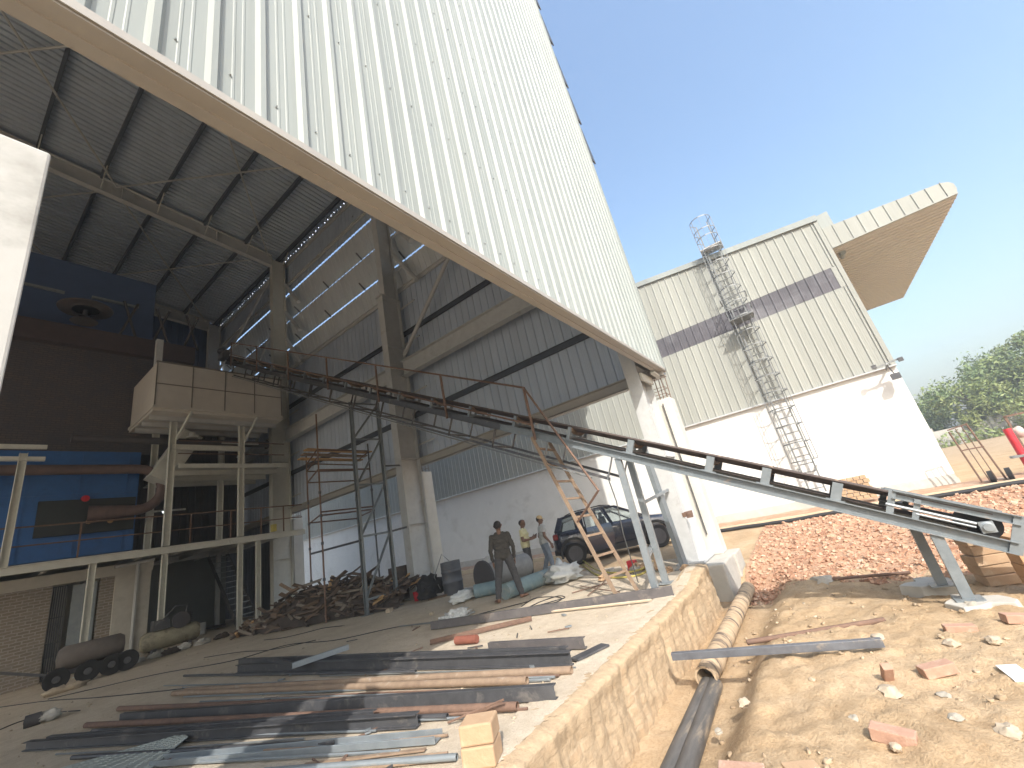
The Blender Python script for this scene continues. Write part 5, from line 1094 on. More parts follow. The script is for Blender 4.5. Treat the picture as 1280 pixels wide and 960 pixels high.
# ---------------------------------------------------------------- outside: pipes, bars, bricks, stones
def gz(p): return ground_z(p.x, p.y)
p = onZ(931, 733, -.62); q = onZ(893, 826, -.60)
p = Vector((9.35, 1.83, -.52)); q = Vector((5.28, 1.76, -.52))
mb = MB(); r = .115; d = (q-p).normalized(); L = (q-p).length
mb.lathe([(r*.8, L-.3), (r*.8, L), (r, L), (r, L*.9), (r*1.04, L*.895), (r*1.04, L*.86), (r, L*.855), (r, .01), (0, 0)], p, d, 22)
solo(mb, 'mud_caked_pipe', mat('mud_caked_pipe_skin', (.58, .45, .30), (.34, .24, .15), rough=.9, scale=5, stretch=(2.5, .6, .6), bump=.6, bscale=30, stain=(.13, .10, .08), sscale=4, samt=(.54, .60)), 'thick mud caked pipe lying along the plinth with an open rusty end', 'pipe', smooth=True)
for k, (dy, l) in enumerate(((0, 'black plastic pipe half buried along the plinth, nearer the brickwork'), (-.135, 'black plastic pipe half buried along the plinth, the one farther from the brickwork'))):
    mb = MB(); mb.tube((2.2, 1.66+dy, -.56), (5.34, 1.78+dy*.6, -.60), .075, 16); solo(mb, 'plastic_pipe', mat('dusty_black_plastic%d' % k, (.13, .12, .11), (.06, .058, .055), rough=.6, scale=5, stretch=(.5, 3, 3), bump=.2, stain=(.40, .31, .21), sscale=3, samt=(.52, .72)), l, 'pipe', 'black plastic pipes along the plinth', smooth=True)
a = Vector((5.12, 2.0, -.37)); b2 = Vector((5.40, .10, 0)); b2.z = max(gz(lerp(a, b2, k/12)) for k in range(6, 13))+.05; a.z = max(a.z, -.405+.115+.035); mb = MB(); mb.beam(a, b2, .065, .07)
solo(mb, 'box_bar', mat('blue_black_box_section', (.16, .17, .19), (.10, .105, .12), rough=.5, metal=.2, scale=6, bump=.1, stain=(.40, .33, .25), sscale=4, samt=(.58, .75)), 'dark steel box bar laid across the mud caked pipe onto the sand', 'steel bar', bevel=.004)
a = Vector((5.85, 1.36, 0)); b2 = Vector((6.45, .02, 0)); zm = max(gz(lerp(a, b2, k/12))-lerp(-.0, .0, k/12) for k in range(13)); a.z = max(gz(a), zm-.03)+.012; b2.z = max(gz(b2), zm-.03)+.012; mb = MB(); mb.tube(a, b2, .028, 10); solo(mb, 'rusty_pipe', RUST, 'thin rusty pipe lying on the sand beyond the dark box bar', 'pipe', smooth=True)
a = onZ(1043, 728, -.42); b2 = onZ(1140, 720, -.42); mb = MB(); mb.tube(a+Vector((0, 0, .05)), b2+Vector((0, 0, .05)), .022, 8); solo(mb, 'rusty_pipe', RUST, 'short rusty pipe in the conveyor shadow at the rubble edge', 'pipe', smooth=True)
def brick(px, py, rz, tilt, m, label, sz=(.23, .11, .075), sink=.01, name='brick', roll=0):
    c = onZ(px, py, -.36); z = ground_z(c.x, c.y); c = onZ(px, py, z+.03); R = Matrix.Rotation(rz, 3, 'Z') @ Matrix.Rotation(tilt, 3, 'Y') @ Matrix.Rotation(roll, 3, 'X'); mb = MB(); mb.box((0, 0, 0), sz, R)
    hz = max(v.z for v in mb.v); mb.v = [v + Vector((c.x, c.y, z+hz-sink)) for v in mb.v]; return solo(mb, name, m, label, 'brick', None, bevel=.007)
brick(1118, 922, -1.75, .12, BRICK_RED, 'red brick with a mortar grey top, nearest of the loose bricks on the sand')
brick(1172, 838, -1.2, -.1, BRICK_RED, 'pinkish red brick lying alone on the sand right of the box bar')
brick(1112, 848, .3, .9, BRICK_RED, 'brown broken brick standing on edge under the box bar end', (.16, .07, .06))
brick(1200, 786, -1.45, .05, BRICK_RED, 'red brick wedged under the front of the near concrete pad', (.23, .1, .07))
brick(1275, 775, -1.3, .15, BRICK_RED, 'red brick at the right margin beside the near concrete pad')
brick(925, 958, -1.4, .05, BRICK_RED, 'flat orange brick half buried at the bottom edge of the sand', (.28, .16, .06), .045)
brick(1000, 956, -1.1, .05, BRICK_YEL, 'yellow brick end at the bottom edge beside the orange brick', (.2, .1, .06), .035)
def stone(px, py, s, label, m=STONE, seed=1, flat=.6):
    c = onZ(px, py, -.36); z = ground_z(c.x, c.y); c = onZ(px, py, z); mb = MB(); mb.blob((c.x, c.y, z+s*flat*.35), (s*1.3, s, s*flat), seed, .35, 14, 9, 1.6); solo(mb, 'stone', m, label, 'stone', None, smooth=True)
stone(1112, 868, .07, 'rounded tan stone just below the broken brick', seed=3)
stone(1098, 800, .06, 'pale tan stone above the box bar end', seed=5)
stone(1190, 806, .05, 'small tan stone right of the box bar near the loose brick', seed=6)
stone(1243, 802, .05, 'small stone on the sand slope below the concrete pad', seed=7)
stone(1030, 730, .15, 'grey boulder at the end of the short rusty pipe', PALE_STONE, 8)
stone(1068, 900, .035, 'whitish pebble left of the nearest red brick', PALE_STONE, 9)
stone(1262, 918, .055, 'grey chip stone near the right bottom corner', STONE, 10)
stone(930, 880, .05, 'buff stone beside the black plastic pipes', seed=11)
stone(898, 915, .03, 'little white stone close to the black plastic pipes', PALE_STONE, 12)
stone(1195, 898, .04, 'pale shard between the loose bricks and the right margin', PALE_STONE, 13, .4)
stone(1180, 870, .04, 'pale flake of mortar near the pinkish red brick', PALE_STONE, 14, .35)
stone(1120, 935, .03, 'small buff stone right before the nearest red brick', seed=15)
stone(1215, 760, .08, 'broken mortar lump beside the near concrete pad', PALE_STONE, 16)
c = onZ(1270, 842, -.33); mb = MB(); z = ground_z(c.x, c.y); mb.box((c.x, c.y, z+.02), (.12, .22, .012), Matrix.Rotation(-1.4, 3, 'Z') @ Matrix.Rotation(.1, 3, 'X')); solo(mb, 'white_board', WHITE_WALL, 'small white board scrap at the right margin of the sand', 'board')
# yellow brick stacks at the right
c = onZ(1236, 745, -.44); 
for k in range(5):
    mb = MB(); z = ground_z(8.05, -1.25)+.02+k*.118; mb.box((8.05+.02*(k % 2), -1.28+.015*((k*7) % 3), z+.056), (.26, .34, .112), Matrix.Rotation(.25+.05*(k % 3), 3, 'Z')); 
    solo(mb, 'refractory_brick', BRICK_YEL, ('bottom', 'second', 'middle', 'fourth', 'top')[k]+' yellow brick of the left stack behind the conveyor tail', 'brick', 'yellow brick stacks behind the conveyor tail', bevel=.008)
for k in range(4):
    mb = MB(); z = ground_z(7.3, -1.55)+.02+k*.15; mb.box((7.35+.015*(k % 2), -1.62, z+.073), (.30, .50, .146), Matrix.Rotation(.12+.04*(k % 2), 3, 'Z'))
    solo(mb, 'refractory_brick', mat('orange_brown_brick', (.52, .32, .18), (.44, .26, .14), rough=.9, scale=6, bump=.3) if k == 0 else MATS['orange_brown_brick'], ('bottom', 'second', 'third', 'top')[k]+' orange brown brick of the right stack at the picture margin', 'brick', 'orange brown brick stack at the right margin', bevel=.008)
# yellow brick stack by the white wall
ys_ = thing('brick_stack', 'neat stack of yellow bricks against the white wall near the caged ladder foot', 'brick stack', (17.3, -.5, .0))
rnd = random.Random(9)
for r_ in range(6):
    for k in range(6 if r_ < 5 else 4):
        mb = MB(); y = -1.02 + k*.17 + (.05 if r_ % 2 else 0); mb.box((17.15+rnd.uniform(-.02, .02), y, .12+r_*.115), (.34, .155, .108)); mb.build('brick', BRICK_YEL, ys_, bevel=.008)
# ---------------------------------------------------------------- trolley, red post and frame at the right edge
tb = Vector((17.2, -3.32, ground_z(17.2, -3.5)+.05)); tl_ = thing('hand_trolley', 'rusty barred hand trolley with small wheels standing near the white wall corner', 'trolley', tb)
P = lambda x, y: onX(x, y, 17.0)
for (a, b2) in (((1186, 540), (1228, 603)), ((1207, 529), (1258, 599))): mb = MB(); mb.tube(P(*a), P(*b2), .022, 8); mb.build('side_rail', RUST, tl_, True)
for (a, b2) in (((1194, 536), (1238, 602)), ((1201, 532), (1247, 600))): mb = MB(); mb.tube(P(*a), P(*b2), .013, 6); mb.build('bar', RUST, tl_, True)
for (a, b2) in (((1184, 538), (1208, 530)), ((1203, 563), (1230, 558))): mb = MB(); mb.tube(P(*a), P(*b2), .018, 6); mb.build('cross_bar', RUST, tl_, True)
mb = MB(); a, b2 = P(1225, 606), P(1262, 600); mb.beam(a, b2, .5, .02, (0, 0, 1)); mb.beam(a+Vector((-.2, 0, -.04)), a+Vector((.3, 0, -.04)), .05, .08); mb.build('toe_plate', RUST, tl_)
for q in (P(1252, 617), P(1272, 609)): 
    mb = MB(); q.z = ground_z(q.x, q.y)+.16; mb.lathe([(0, -.04), (.06, -.04), (.16, -.05), (.16, .05), (.06, .04), (0, .04)], q, (.3, 1, 0), 18); mb.build('wheel', TYRE, tl_, True)
mb = MB(); mb.tube(P(1250, 614), P(1276, 607), .03, 8); mb.build('axle', DARK_STEEL, tl_)
a = onX(1258, 536, 17.3); b2 = onX(1284, 585, 17.3); b2.z = a.z-1.35; b2.y = a.y-.05; rp_ = thing('red_post', 'red painted post with a pale clamp at the right margin', 'post', (a.x, a.y, ground_z(a.x, a.y)))
mb = MB(); mb.tube((a.x, a.y, ground_z(a.x, a.y)-.05), a, .085, 14); mb.build('shaft', RED, rp_, True); mb = MB(); mb.box((a.x, a.y, a.z-.75), (.24, .45, .06)); mb.build('clamp', GALV, rp_)
mb = MB(); c = onX(1274, 540, 17.6); mb.blob(c, (.11, .12, .15), 3, .2, 14, 10, 1.5); solo(mb, 'pale_bundle', mat('pinkish_cloth', (.62, .45, .40), (.5, .38, .34), rough=.9), 'pinkish pale bundle hung on the frame beside the red post', 'bundle', smooth='full')
fr_ = thing('rusty_gate', 'rusty rectangular pipe gate standing behind the red post at the right margin', 'gate', (18.0, -4.9, .1))
a = onX(1256, 521, 18.0); mb = MB(); mb.beam((18.0, a.y, .0), (18.0, a.y, a.z), .05, .05, (1, 0, 0)); mb.beam((18.0, -6.3, .0), (18.0, -6.3, a.z), .05, .05, (1, 0, 0)); mb.beam((18.0, a.y+.03, a.z), (18.0, -6.33, a.z), .05, .05); mb.beam((18.0, a.y, .9), (18.0, -6.3, .9), .04, .04); mb.build('bars', RUST, fr_)
# ---------------------------------------------------------------- people
EYE = mat('dark_eye', (.02, .015, .012), rough=.2, bump=0)
def person(label, at, face, caps, hair, extra=None, height=1.6, vox=.0065):
    """caps: (p, q, r1, r2, material) tapered limbs in body metres (1.72 m tall), merged into one skin"""
    mb = MB()
    for p, q, r1, r2, m_ in caps:
        p = Vector(p); q = Vector(q); d = q-p
        if d.length < 1e-4: d = Vector((0, 0, .002)); q = p+d
        L = d.length; n = 7; prof = [(r1*math.sin(a), -r1*math.cos(a)) for a in np.linspace(0.02, math.pi/2, n)] + [(r2*math.sin(a), L-r2*math.cos(a)) for a in np.linspace(math.pi/2, math.pi-.02, n)]
        mb.lathe(prof, p, d, 16)
    me = bpy.data.meshes.new('tmp'); me.from_pydata(mb.v, [], mb.f); o = bpy.data.objects.new('tmp', me); COL.objects.link(o)
    rm = o.modifiers.new('r', 'REMESH'); rm.mode = 'VOXEL'; rm.voxel_size = vox
    sm = o.modifiers.new('s', 'SMOOTH'); sm.iterations = 3; sm.factor = .5
    dg = bpy.context.evaluated_depsgraph_get(); em = bpy.data.meshes.new_from_object(o.evaluated_get(dg)); bpy.data.objects.remove(o)
    em.name = 'body'; mats = []
    for c in caps:
        if c[4] not in mats: mats.append(c[4])
    for m_ in mats: em.materials.append(m_)
    nf = len(em.polygons); ctr = np.empty(nf*3); em.polygons.foreach_get('center', ctr); ctr = ctr.reshape(-1, 3)
    best = np.full(nf, 1e9); idx = np.zeros(nf, int)
    for p, q, r1, r2, m_ in caps:
        p = np.array(p, float); d = np.array(q, float)-p; t = np.clip(((ctr-p)@d)/max(d@d, 1e-9), 0, 1)
        dist = np.linalg.norm(ctr-p-t[:, None]*d, axis=1)-(r1+(r2-r1)*t); s = dist < best; best[s] = dist[s]; idx[s] = mats.index(m_)
    em.polygons.foreach_set('material_index', idx); em.polygons.foreach_set('use_smooth', [True]*nf)
    # cloth folds: small push along the normals on clothed parts
    cloth = {i for i, m_ in enumerate(mats) if m_ not in (SKIN, EYE, BLACK)}; dv = {}
    for pg in em.polygons:
        if pg.material_index in cloth:
            for vi in pg.vertices: dv[vi] = 1
    nrm = [v.normal.copy() for v in em.vertices]
    for vi in dv:
        v = em.vertices[vi]; q = v.co
        v.co = q + nrm[vi]*(.010*mnoise.noise(Vector((q.x*9, q.y*9, q.z*16+q.x*6))) + .006*mnoise.noise(Vector((q.x*20, q.y*20, q.z*34))) + .003)
    rot = math.atan2(face[1], face[0])-math.pi/2
    t = thing('person', label, 'person', at, rotz=rot); t.scale = (height/1.72,)*3
    b = bpy.data.objects.new('body', em); COL.objects.link(b); b.parent = t
    for nm, f, m_ in hair:
        h = f(); h.build(nm, m_, t, 'full')
    for nm, h, m_ in (extra or []): h.build(nm, m_, t, bevel=.002)
    return t
def head(turn=0, nod=0, c=(0, .01, 1.60)):
    c = Vector(c); R = Matrix.Rotation(turn, 3, 'Z') @ Matrix.Rotation(nod, 3, 'X'); T = lambda *v: tuple(c + R @ Vector(v))
    return [(T(0, -.015, .0), T(0, .0, .045), .088, .085, SKIN), (T(0, .03, -.055), T(0, .05, -.06), .058, .045, SKIN), (T(0, .078, .01), T(0, .104, -.02), .012, .015, SKIN),
            (T(-.085, -.01, .0), T(-.09, -.015, .02), .018, .02, SKIN), (T(.085, -.01, .0), T(.09, -.015, .02), .018, .02, SKIN), (T(-.035, .075, .03), T(.035, .075, .03), .016, .016, SKIN),
            (T(-.033, .083, .008), T(-.032, .084, .008), .011, .011, EYE), (T(.033, .083, .008), T(.032, .084, .008), .011, .011, EYE), (T(-.018, .088, -.052), T(.018, .088, -.052), .010, .010, SKIN)], T, R
def hand(w, d, side, m=SKIN, curl=.5, palm=(0, 0, 0)):
    """w wrist point, d finger direction, side = direction from little finger to thumb"""
    w = Vector(w); d = Vector(d).normalized(); s = Vector(side); s = (s-d*s.dot(d)).normalized(); n = d.cross(s); out = []
    for k in (-.026, -.009, .009, .026): out.append((tuple(w+s*k*.7), tuple(w+d*.085+s*k), .016, .014, m))
    for k, L in ((-.032, .055), (-.011, .072), (.011, .078), (.032, .066)):
        a = w+d*.088+s*k; b_ = a+(d+n*curl*.5).normalized()*L*.55; c = b_+(d+n*curl*1.4).normalized()*L*.5; out += [(tuple(a), tuple(b_), .0105, .0095, m), (tuple(b_), tuple(c), .0095, .008, m)]
    a = w+d*.025+s*.025; b_ = a+(d*.6+s*.8).normalized()*.045; c = b_+(d*.95+s*.2+n*.3).normalized()*.035; out += [(tuple(a), tuple(b_), .014, .012, m), (tuple(b_), tuple(c), .012, .009, m)]
    return out
def torso(m, lean=0, w=1.0, hipm=None, belly=0):
    y = lambda z: lean*(z-.95)
    return [((-.125*w, y(1.36), 1.36), (.125*w, y(1.36), 1.36), .082, .082, m), ((-.10*w, y(1.27)+.015, 1.27), (.10*w, y(1.27)+.015, 1.27), .112, .112, m), ((-.085*w, y(1.15)+.01, 1.15), (.085*w, y(1.15)+.01, 1.15), .108+belly, .108+belly, m),
            ((-.08*w, y(1.03), 1.03), (.08*w, y(1.03), 1.03), .108+belly, .108+belly, m), ((-.085*w, 0, .95), (.085*w, 0, .95), .115, .115, m), ((-.08*w, y(1.40), 1.42), (.08*w, y(1.40), 1.42), .05, .05, m), ((0, y(1.42)-.01, 1.42), (0, y(1.5), 1.54), .055, .052, SKIN)]
def legcaps(hip, knee, ankle, toe, m, shoe, r=(.098, .068, .052)):
    hip, knee, ankle, toe = map(Vector, (hip, knee, ankle, toe)); d = (toe-ankle); d.z = 0; d.normalize(); low = lerp(knee, ankle, .93)
    s = Vector((-d.y, d.x, 0)); heel = ankle-d*.035; heel.z = .036
    o = [(tuple(hip), tuple(knee), r[0], r[1], m), (tuple(knee), tuple(lerp(knee, ankle, .35)), r[1], r[1]*.98, m), (tuple(lerp(knee, ankle, .35)), tuple(low), r[1]*.98, r[2], m), (tuple(low), tuple(ankle), .036, .036, shoe), (tuple(ankle), tuple(heel), .036, .034, shoe)]
    ball = ankle+d*.125; ball.z = .03
    for k in (-.022, .022): o.append((tuple(heel+s*k*.5), tuple(ball+s*k), .032, .027, shoe))
    for k, L in ((-.036, .045), (-.018, .055), (0, .058), (.018, .062), (.036, .064)): o.append((tuple(ball+s*k*.9), tuple(ball+s*k*1.1+d*L-Vector((0, 0, .012))), .016, .012, shoe))
    return o
def armcaps(sh, el, wr, m, fore=None, bare=False, r=(.062, .047, .034)):
    fore = fore or m; sh, el, wr = map(Vector, (sh, el, wr))
    o = [(tuple(sh), tuple(lerp(sh, el, .5)), r[0], (r[0]+r[1])/2, m)]
    o += [(tuple(lerp(sh, el, .5)), tuple(el), (r[0]+r[1])/2*(.88 if bare else 1), r[1]*(.9 if bare else 1), fore if bare else m), (tuple(el), tuple(lerp(el, wr, .3)), r[1]*(.9 if bare else 1), r[1]*.92, fore), (tuple(lerp(el, wr, .3)), tuple(wr), r[1]*.92*(.9 if bare else 1), r[2]*(.85 if bare else 1), fore)]
    return o
def hair_cap(T, R, grow=1.0):
    def f():
        mb = MB(); c = Vector(T(0, -.030, .022)); mb.blob((0, 0, 0), (.093*grow, .094*grow, .098*grow), 2, .06, 20, 14, 6); mb.v = [c + R @ v for v in mb.v]; return mb
    return f
# barefoot man seen from behind, legs apart
hd, T, R = head(turn=-.15, nod=-.12)
caps = hd + torso(CLOTH_DARK, .03, 1.05)
caps += legcaps((-.10, 0, .93), (-.19, .05, .50), (-.27, -.06, .085), (-.33, .10, .02), CLOTH_TROUS, SKIN, (.105, .078, .062)) + legcaps((.10, 0, .93), (.19, .06, .50), (.27, .0, .085), (.40, .12, .02), CLOTH_TROUS, SKIN, (.105, .078, .062))
caps += armcaps((-.19, .0, 1.38), (-.265, -.03, 1.10), (-.255, .05, .86), CLOTH_DARK) + armcaps((.19, .0, 1.38), (.27, -.03, 1.10), (.25, .06, .86), CLOTH_DARK)
caps += hand((-.255, .055, .835), (.05, .15, -1), (.25, 1, 0), curl=.5) + hand((.25, .065, .835), (-.05, .15, -1), (-.25, 1, 0), curl=-.5)
f = ((onZ(622, 754)+onZ(656, 747))/2)
person('barefoot man in dark clothes seen from behind standing with legs apart', (f.x, f.y, .012), (.80, .60), caps, [('hair', hair_cap(T, R), HAIR)], height=1.62)
# man in yellow shirt looking at his phone
hd, T, R = head(turn=-.15, nod=-.25, c=(0, .03, 1.60))
caps = hd + torso(CLOTH_YEL, .02, 1.05, belly=.015)
caps += legcaps((-.09, 0, .92), (-.10, .03, .50), (-.11, -.01, .085), (-.13, .15, .02), CLOTH_TROUS, BLACK) + legcaps((.09, 0, .92), (.10, .04, .50), (.12, .0, .085), (.15, .16, .02), CLOTH_TROUS, BLACK)
caps += armcaps((-.19, .0, 1.38), (-.23, .03, 1.12), (-.08, .27, 1.14), CLOTH_YEL, SKIN, True) + armcaps((.19, .0, 1.38), (.235, .02, 1.11), (.09, .26, 1.10), CLOTH_YEL, SKIN, True)
caps += hand((-.07, .28, 1.145), (.5, .8, .25), (0, -.2, 1), curl=-.4) + hand((.08, .27, 1.105), (-.5, .8, .25), (0, -.2, 1), curl=.5)
ph = MB(); ph.box((0, .385, 1.17), (.075, .012, .15), Matrix.Rotation(-.6, 3, 'X'))
p2 = onX(651, 652, 10.9)
person('man in pale yellow shirt looking down at the phone in his hands', (p2.x, p2.y, -.06), (.30, -.95), caps, [('hair', hair_cap(T, R), HAIR)], height=1.66)
hold = solo(MB().add([Vector(v) for v in ph.v], ph.f), 'mobile_phone', BLACK, 'dark mobile phone held by the man in the yellow shirt', 'phone', bevel=.003)
rz = math.atan2(-.95, .30)-math.pi/2; s_ = 1.66/1.72; hold.location = Vector((p2.x, p2.y, -.06)) + Matrix.Rotation(rz, 3, 'Z') @ (Vector(hold.location)*s_); hold.rotation_euler = (0, 0, rz); hold.scale = (s_,)*3
# man in grey t-shirt, jeans and tan cap
hd, T, R = head(turn=-.25, nod=-.2, c=(0, .03, 1.60))
caps = hd + torso(CLOTH_GREY, .05, 1.0)
caps += legcaps((-.09, 0, .92), (-.11, .05, .50), (-.15, -.12, .085), (-.17, .04, .02), DENIM, BLACK, (.10, .072, .058)) + legcaps((.09, 0, .92), (.12, .08, .50), (.16, .10, .085), (.18, .26, .02), DENIM, BLACK, (.10, .072, .058))
caps += armcaps((-.185, .04, 1.38), (-.25, -.04, 1.12), (-.29, .10, .90), CLOTH_GREY, SKIN, True) + armcaps((.185, .04, 1.38), (.26, .0, 1.11), (.28, .14, .89), CLOTH_GREY, SKIN, True)
caps += hand((-.292, .105, .88), (-.05, .3, -1), (.2, 1, .2), curl=.5) + hand((.282, .145, .87), (.05, .3, -1), (-.2, 1, .2), curl=-.5)
def cap_mesh():
    mb = MB(); mb.lathe([(.099, -.012), (.100, .01), (.094, .045), (.072, .078), (.035, .094), (0, .097)], (0, 0, 0), (0, 0, 1), 22)
    vs = []; 
    for z in (0, .008):
        for a in np.linspace(-1.0, 1.0, 9): vs += [Vector((.098*math.sin(a), .098*math.cos(a), z-.006)), Vector((.105*math.sin(a)*.9, .095+.085*math.cos(a*1.25), z-.022))]
    n = 18
    for k in range(8): i = 2*k; mb.add([], []); 
    o = len(mb.v); mb.v += vs
    for k in range(8):
        i = o+2*k; mb.f += [(i, i+1, i+3, i+2), (i+n, i+2+n, i+3+n, i+1+n), (i+1, i+1+n, i+3+n, i+3)]
    c = Vector(T(0, -.012, .045)); mb.v = [c + R @ v for v in mb.v]; return mb
p3 = onX(673, 648, 11.2)
person('man in grey t-shirt, faded jeans and tan cap standing beside the car', (p3.x, p3.y, -.06), (.74, -.67), caps, [('hair', hair_cap(T, R, .99), HAIR), ('cap', cap_mesh, CAP)], height=1.66)
# ---------------------------------------------------------------- dark hatchback / small crossover
def car(at, head_):
    rot = math.atan2(head_[1], head_[0]) - math.pi/2
    t = thing('car', 'dark navy crossover car parked between the shed and the white building', 'car', at, rotz=rot)
    ST = [(-2.02, .60, .46, .88), (-1.97, .74, .36, .97), (-1.80, .82, .28, 1.02), (-1.5, .86, .25, 1.03), (-1.0, .875, .23, 1.02), (0, .875, .22, 1.00), (.8, .865, .22, .985), (1.15, .85, .23, .96), (1.5, .82, .25, .92), (1.8, .76, .29, .85), (1.95, .68, .36, .77), (2.03, .5, .45, .66)]
    def ring(y, w, zb, zt):
        h = zt-zb; R_ = [(0, zb), (w*.82, zb), (w*.95, zb+.10*h), (w*.985, zb+.35*h), (w, zb+.58*h), (w*.985, zb+.80*h), (w*.94, zt-.02), (w*.80, zt+.01), (0, zt+.03)]
        return [Vector((x, y, z)) for x, z in R_] + [Vector((-x, y, z)) for x, z in R_[-2:0:-1]]
    b = MB(); rs = []
    for i in range(len(ST)-1):
        for k in range(4):
            q = k/4; rs.append(ring(*[lerp(ST[i][j], ST[i+1][j], q) for j in range(4)]))
    rs.append(ring(*ST[-1])); n = len(rs[0]); b.v = [p for r in rs for p in r]
    b.f = [(i*n+j, i*n+(j+1) % n, (i+1)*n+(j+1) % n, (i+1)*n+j) for i in range(len(rs)-1) for j in range(n)] + [tuple(range(n))[::-1], tuple(range((len(rs)-1)*n, len(rs)*n))]
    body = b.build('body', CARPAINT, t, 'full')
    WY = (-1.42, 1.16); WR = .335
    for y in WY:
        for s in (-1, 1):
            c = MB(); c.tube((s*.55, y, WR+.02), (s*1.1, y, WR+.02), .405, 28); co_ = c.build('cut', BLACK); bo_ = body.modifiers.new('arch', 'BOOLEAN'); bo_.operation = 'DIFFERENCE'; bo_.object = co_; bo_.solver = 'EXACT'
            dg = bpy.context.evaluated_depsgraph_get(); em = bpy.data.meshes.new_from_object(body.evaluated_get(dg)); body.modifiers.remove(bo_); body.data = em; bpy.data.objects.remove(co_)
    # paint only on the outside; wheel-arch mouldings and sill in black plastic
    m = MB()
    for s in (-1, 1):
        for y in WY:
            A_ = np.linspace(-.25, math.pi+.25, 20); pts = []
            for a in A_: 
                for rr, x in ((.385, .80), (.385, .885), (.455, .885), (.455, .80)): pts.append((s*x, y+rr*math.cos(a), WR+.02+rr*math.sin(a)))
            m.add(pts, [(4*i+j, 4*i+(j+1) % 4, 4*i+4+(j+1) % 4, 4*i+4+j) for i in range(19) for j in range(4)] + [(0, 1, 2, 3), (76, 77, 78, 79)])
        m.bx(s*.80, s*.89, WY[0]+.42, WY[1]-.42, .20, .37)
    m.build('arch_moulding', CARPLASTIC, t)
    for y in WY:
        for s in (-1, 1):
            w_ = MB(); w_.lathe([(.20, -.09), (.30, -.10), (.335, -.07), (.335, .07), (.30, .10), (.20, .09)], (s*.765, y, WR), (s, 0, 0), 30); wo = w_.build('wheel', TYRE, t, True)
            r = MB(); r.lathe([(0, .055), (.045, .07), (.05, .05), (.205, .05), (.21, .095), (.225, .09), (.225, -.05), (0, -.05)], (s*.765, y, WR), (s, 0, 0), 26); r.build('rim_well', BLACK, wo, True)
            r = MB()
            for k in range(5):
                a = k*2*math.pi/5+.3
                for da in (-.16, .16): r.beam((s*.845, y+.04*math.cos(a), WR+.04*math.sin(a)), (s*.855, y+.205*math.cos(a+da), WR+.205*math.sin(a+da)), .028, .022, (s, 0, 0))
            r.lathe([(.20, 0), (.225, .0), (.225, .02), (.20, .02)], (s*.84, y, WR), (s, 0, 0), 26); r.build('rim', ALLOY, wo)
    # greenhouse: roof, pillars, glass
    RZ = 1.50; rw = .60; bw_ = .80
    roof = MB(); ysr = [-1.72, -1.6, -1.3, -.8, -.3, .0, .12]; zz = [1.40, 1.455, 1.50, 1.53, 1.52, 1.49, 1.46]
    xs_ = [-1, -.93, -.75, -.4, 0, .4, .75, .93, 1]
    for off, fl in ((0, 1), (-.04, 0)):
        roof.sheet(lambda i, u, off=off: (u*(rw+.02), ysr[i], zz[i]+off - .045*abs(u)**4), range(7), xs_)
    roof.build('roof', CARPAINT, t, 'full')
    rr = MB()
    for s in (-1, 1): rr.pipe([(s*.585, -1.5, 1.47), (s*.59, -1.2, 1.545), (s*.59, -.3, 1.565), (s*.585, .0, 1.50)], .014, 6)
    rr.build('roof_rail', CARPLASTIC, t)
    PL = [((.78, .93, .99), (.60, .10, 1.45), .06), ((.83, -.12, 1.0), (.615, -.28, 1.49), .075), ((.835, -1.02, 1.02), (.61, -1.02, 1.49), .08), ((.80, -1.86, 1.02), (.58, -1.66, 1.42), .16)]
    pm_ = MB()
    for p, q, w_ in PL:
        for s in (-1, 1): pm_.beam((s*p[0], p[1], p[2]), (s*q[0], q[1], q[2]), w_, .05, (s, 0, .3))
    for s in (-1, 1): pm_.pipe([(s*.60, .10, 1.45), (s*.615, -.28, 1.49), (s*.61, -1.02, 1.49), (s*.58, -1.66, 1.42)], .03, 6)
    pm_.build('pillar', CARPAINT, t)
    def win(pts, nm='side_window'):
        g = MB(); g.add(pts, [tuple(range(len(pts)))]); o = g.build(nm, CARGLASS, t); return o
    for s in (-1, 1):
        win([(s*.79, .86, 1.0), (s*.825, -.12, 1.005), (s*.61, -.28, 1.48), (s*.60, .08, 1.44)])
        if s < 0: win([(s*.83, -.14, 1.005), (s*.83, -1.02, 1.02), (s*.61, -1.02, 1.48), (s*.612, -.3, 1.485)])
        win([(s*.83, -1.04, 1.02), (s*.80, -1.78, 1.02), (s*.60, -1.60, 1.42), (s*.61, -1.04, 1.48)], 'quarter_window')
    win([(-.76, .94, .99), (.76, .94, .99), (.58, .12, 1.45), (-.58, .12, 1.45)], 'windscreen'); win([(-.76, -1.93, 1.0), (.76, -1.93, 1.0), (.56, -1.70, 1.41), (-.56, -1.70, 1.41)], 'rear_window')
    # rear right door standing ajar, hinged at the middle pillar
    dx, dy = .855, -.14; D = MB(); an = RD = .50
    def dp(l, o, z): return Vector((dx + l*math.sin(an) + o*math.cos(an), dy - l*math.cos(an) + o*math.sin(an), z))
    zs = [.30, .45, .70, .88, .98, 1.01]; bulge = [0, .015, .02, .012, -.01, -.025]
    ls = np.linspace(0, .92, 8)
    D.sheet(lambda l, k: dp(l, bulge[k], zs[k]), ls, range(6)); D.sheet(lambda l, k: dp(l, bulge[k]-.09, zs[k]), ls, range(6))
    for k in range(5):
        for l in (0, .92): D.add([dp(l, bulge[k], zs[k]), dp(l, bulge[k+1], zs[k+1]), dp(l, bulge[k+1]-.09, zs[k+1]), dp(l, bulge[k]-.09, zs[k])], [(0, 1, 2, 3)])
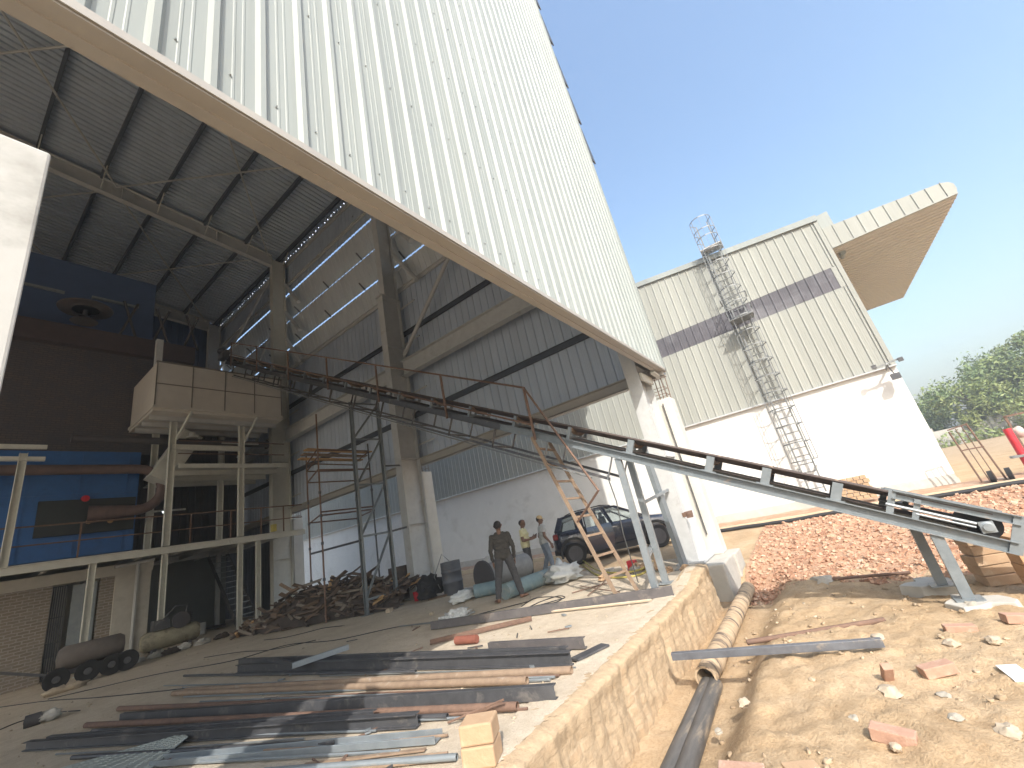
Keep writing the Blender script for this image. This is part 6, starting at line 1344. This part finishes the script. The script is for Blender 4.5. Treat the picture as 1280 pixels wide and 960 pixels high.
    D.add([dp(0, bulge[5], 1.01), dp(.92, bulge[5], 1.01), dp(.92, bulge[5]-.09, 1.01), dp(0, bulge[5]-.09, 1.01)], [(0, 1, 2, 3)])
    rd = D.build('rear_door', CARPAINT, t, True); rd['label'] = 'rear door of the car standing ajar'
    h = MB(); P4 = [dp(0, -.04, 1.0), dp(.14, -.20, 1.47), dp(.80, -.20, 1.45), dp(.90, -.05, 1.0)]
    for a, c in zip(P4, P4[1:]): h.beam(a, c, .04, .035)
    h.build('window_frame', CARPAINT, rd); g = MB(); g.add(P4, [(0, 1, 2, 3)]); g.build('window', CARGLASS, rd); h = MB(); h.beam(dp(.72, .035, .86), dp(.88, .03, .86), .02, .025); h.build('handle', CARPAINT, rd)
    # black slab standing in for the shaded opening behind the ajar door
    o = MB(); o.bx(.80, .878, -1.0, -.18, .40, .98); o.build('opening_shade', BLACK, t)
    h = MB()
    for s in (-1, 1):
        h.beam((s*.885, -.06, .84), (s*.885, .10, .84), .02, .025)
    h.build('handle', ALLOY, t); h = MB(); h.box((.95, .72, 1.05), (.20, .10, .14)); h.box((-.95, .72, 1.05), (.20, .10, .14)); h.build('wing_mirror', CARPAINT, t, bevel=.03)
    for s in (-1, 1):
        h = MB(); h.box((s*.74, -1.93, .90), (.22, .16, .17)); h.build('tail_light', TAIL, t, bevel=.03); h = MB(); h.box((s*.62, 1.93, .72), (.28, .16, .12)); h.build('headlight', CARGLASS, t, bevel=.03)
    h = MB(); h.bx(-.70, .70, -2.05, -1.90, .36, .52); h.build('rear_bumper', CARPLASTIC, t, bevel=.03); h = MB(); h.bx(-.45, .45, 1.96, 2.03, .42, .62); h.build('grille', CARPLASTIC, t, bevel=.02)
    h = MB(); 
    for s in (-1, 1):
        h.beam((s*.882, -.13, .36), (s*.85, -.13, .98), .008, .008, (1, 0, 0)); h.beam((s*.882, .86, .36), (s*.85, .80, .98), .008, .008, (1, 0, 0))
    h.build('door_gap', BLACK, t)
    for s in (-.36, .36):
        for y in (.05, -.85):
            e = MB(); e.box((s, y, .62), (.46, .5, .2)); e.box((s, y-.28, .95), (.44, .12, .62), Matrix.Rotation(.18, 3, 'X')); e.box((s, y-.35, 1.31), (.24, .09, .17)); e.build('seat', SEAT, t, bevel=.04)
    return t
hx, hy = .5, -.866
car((11.75+hx*2.0+.866*.87, 7.28+hy*2.0+.5*.87, -.03), (hx, hy))
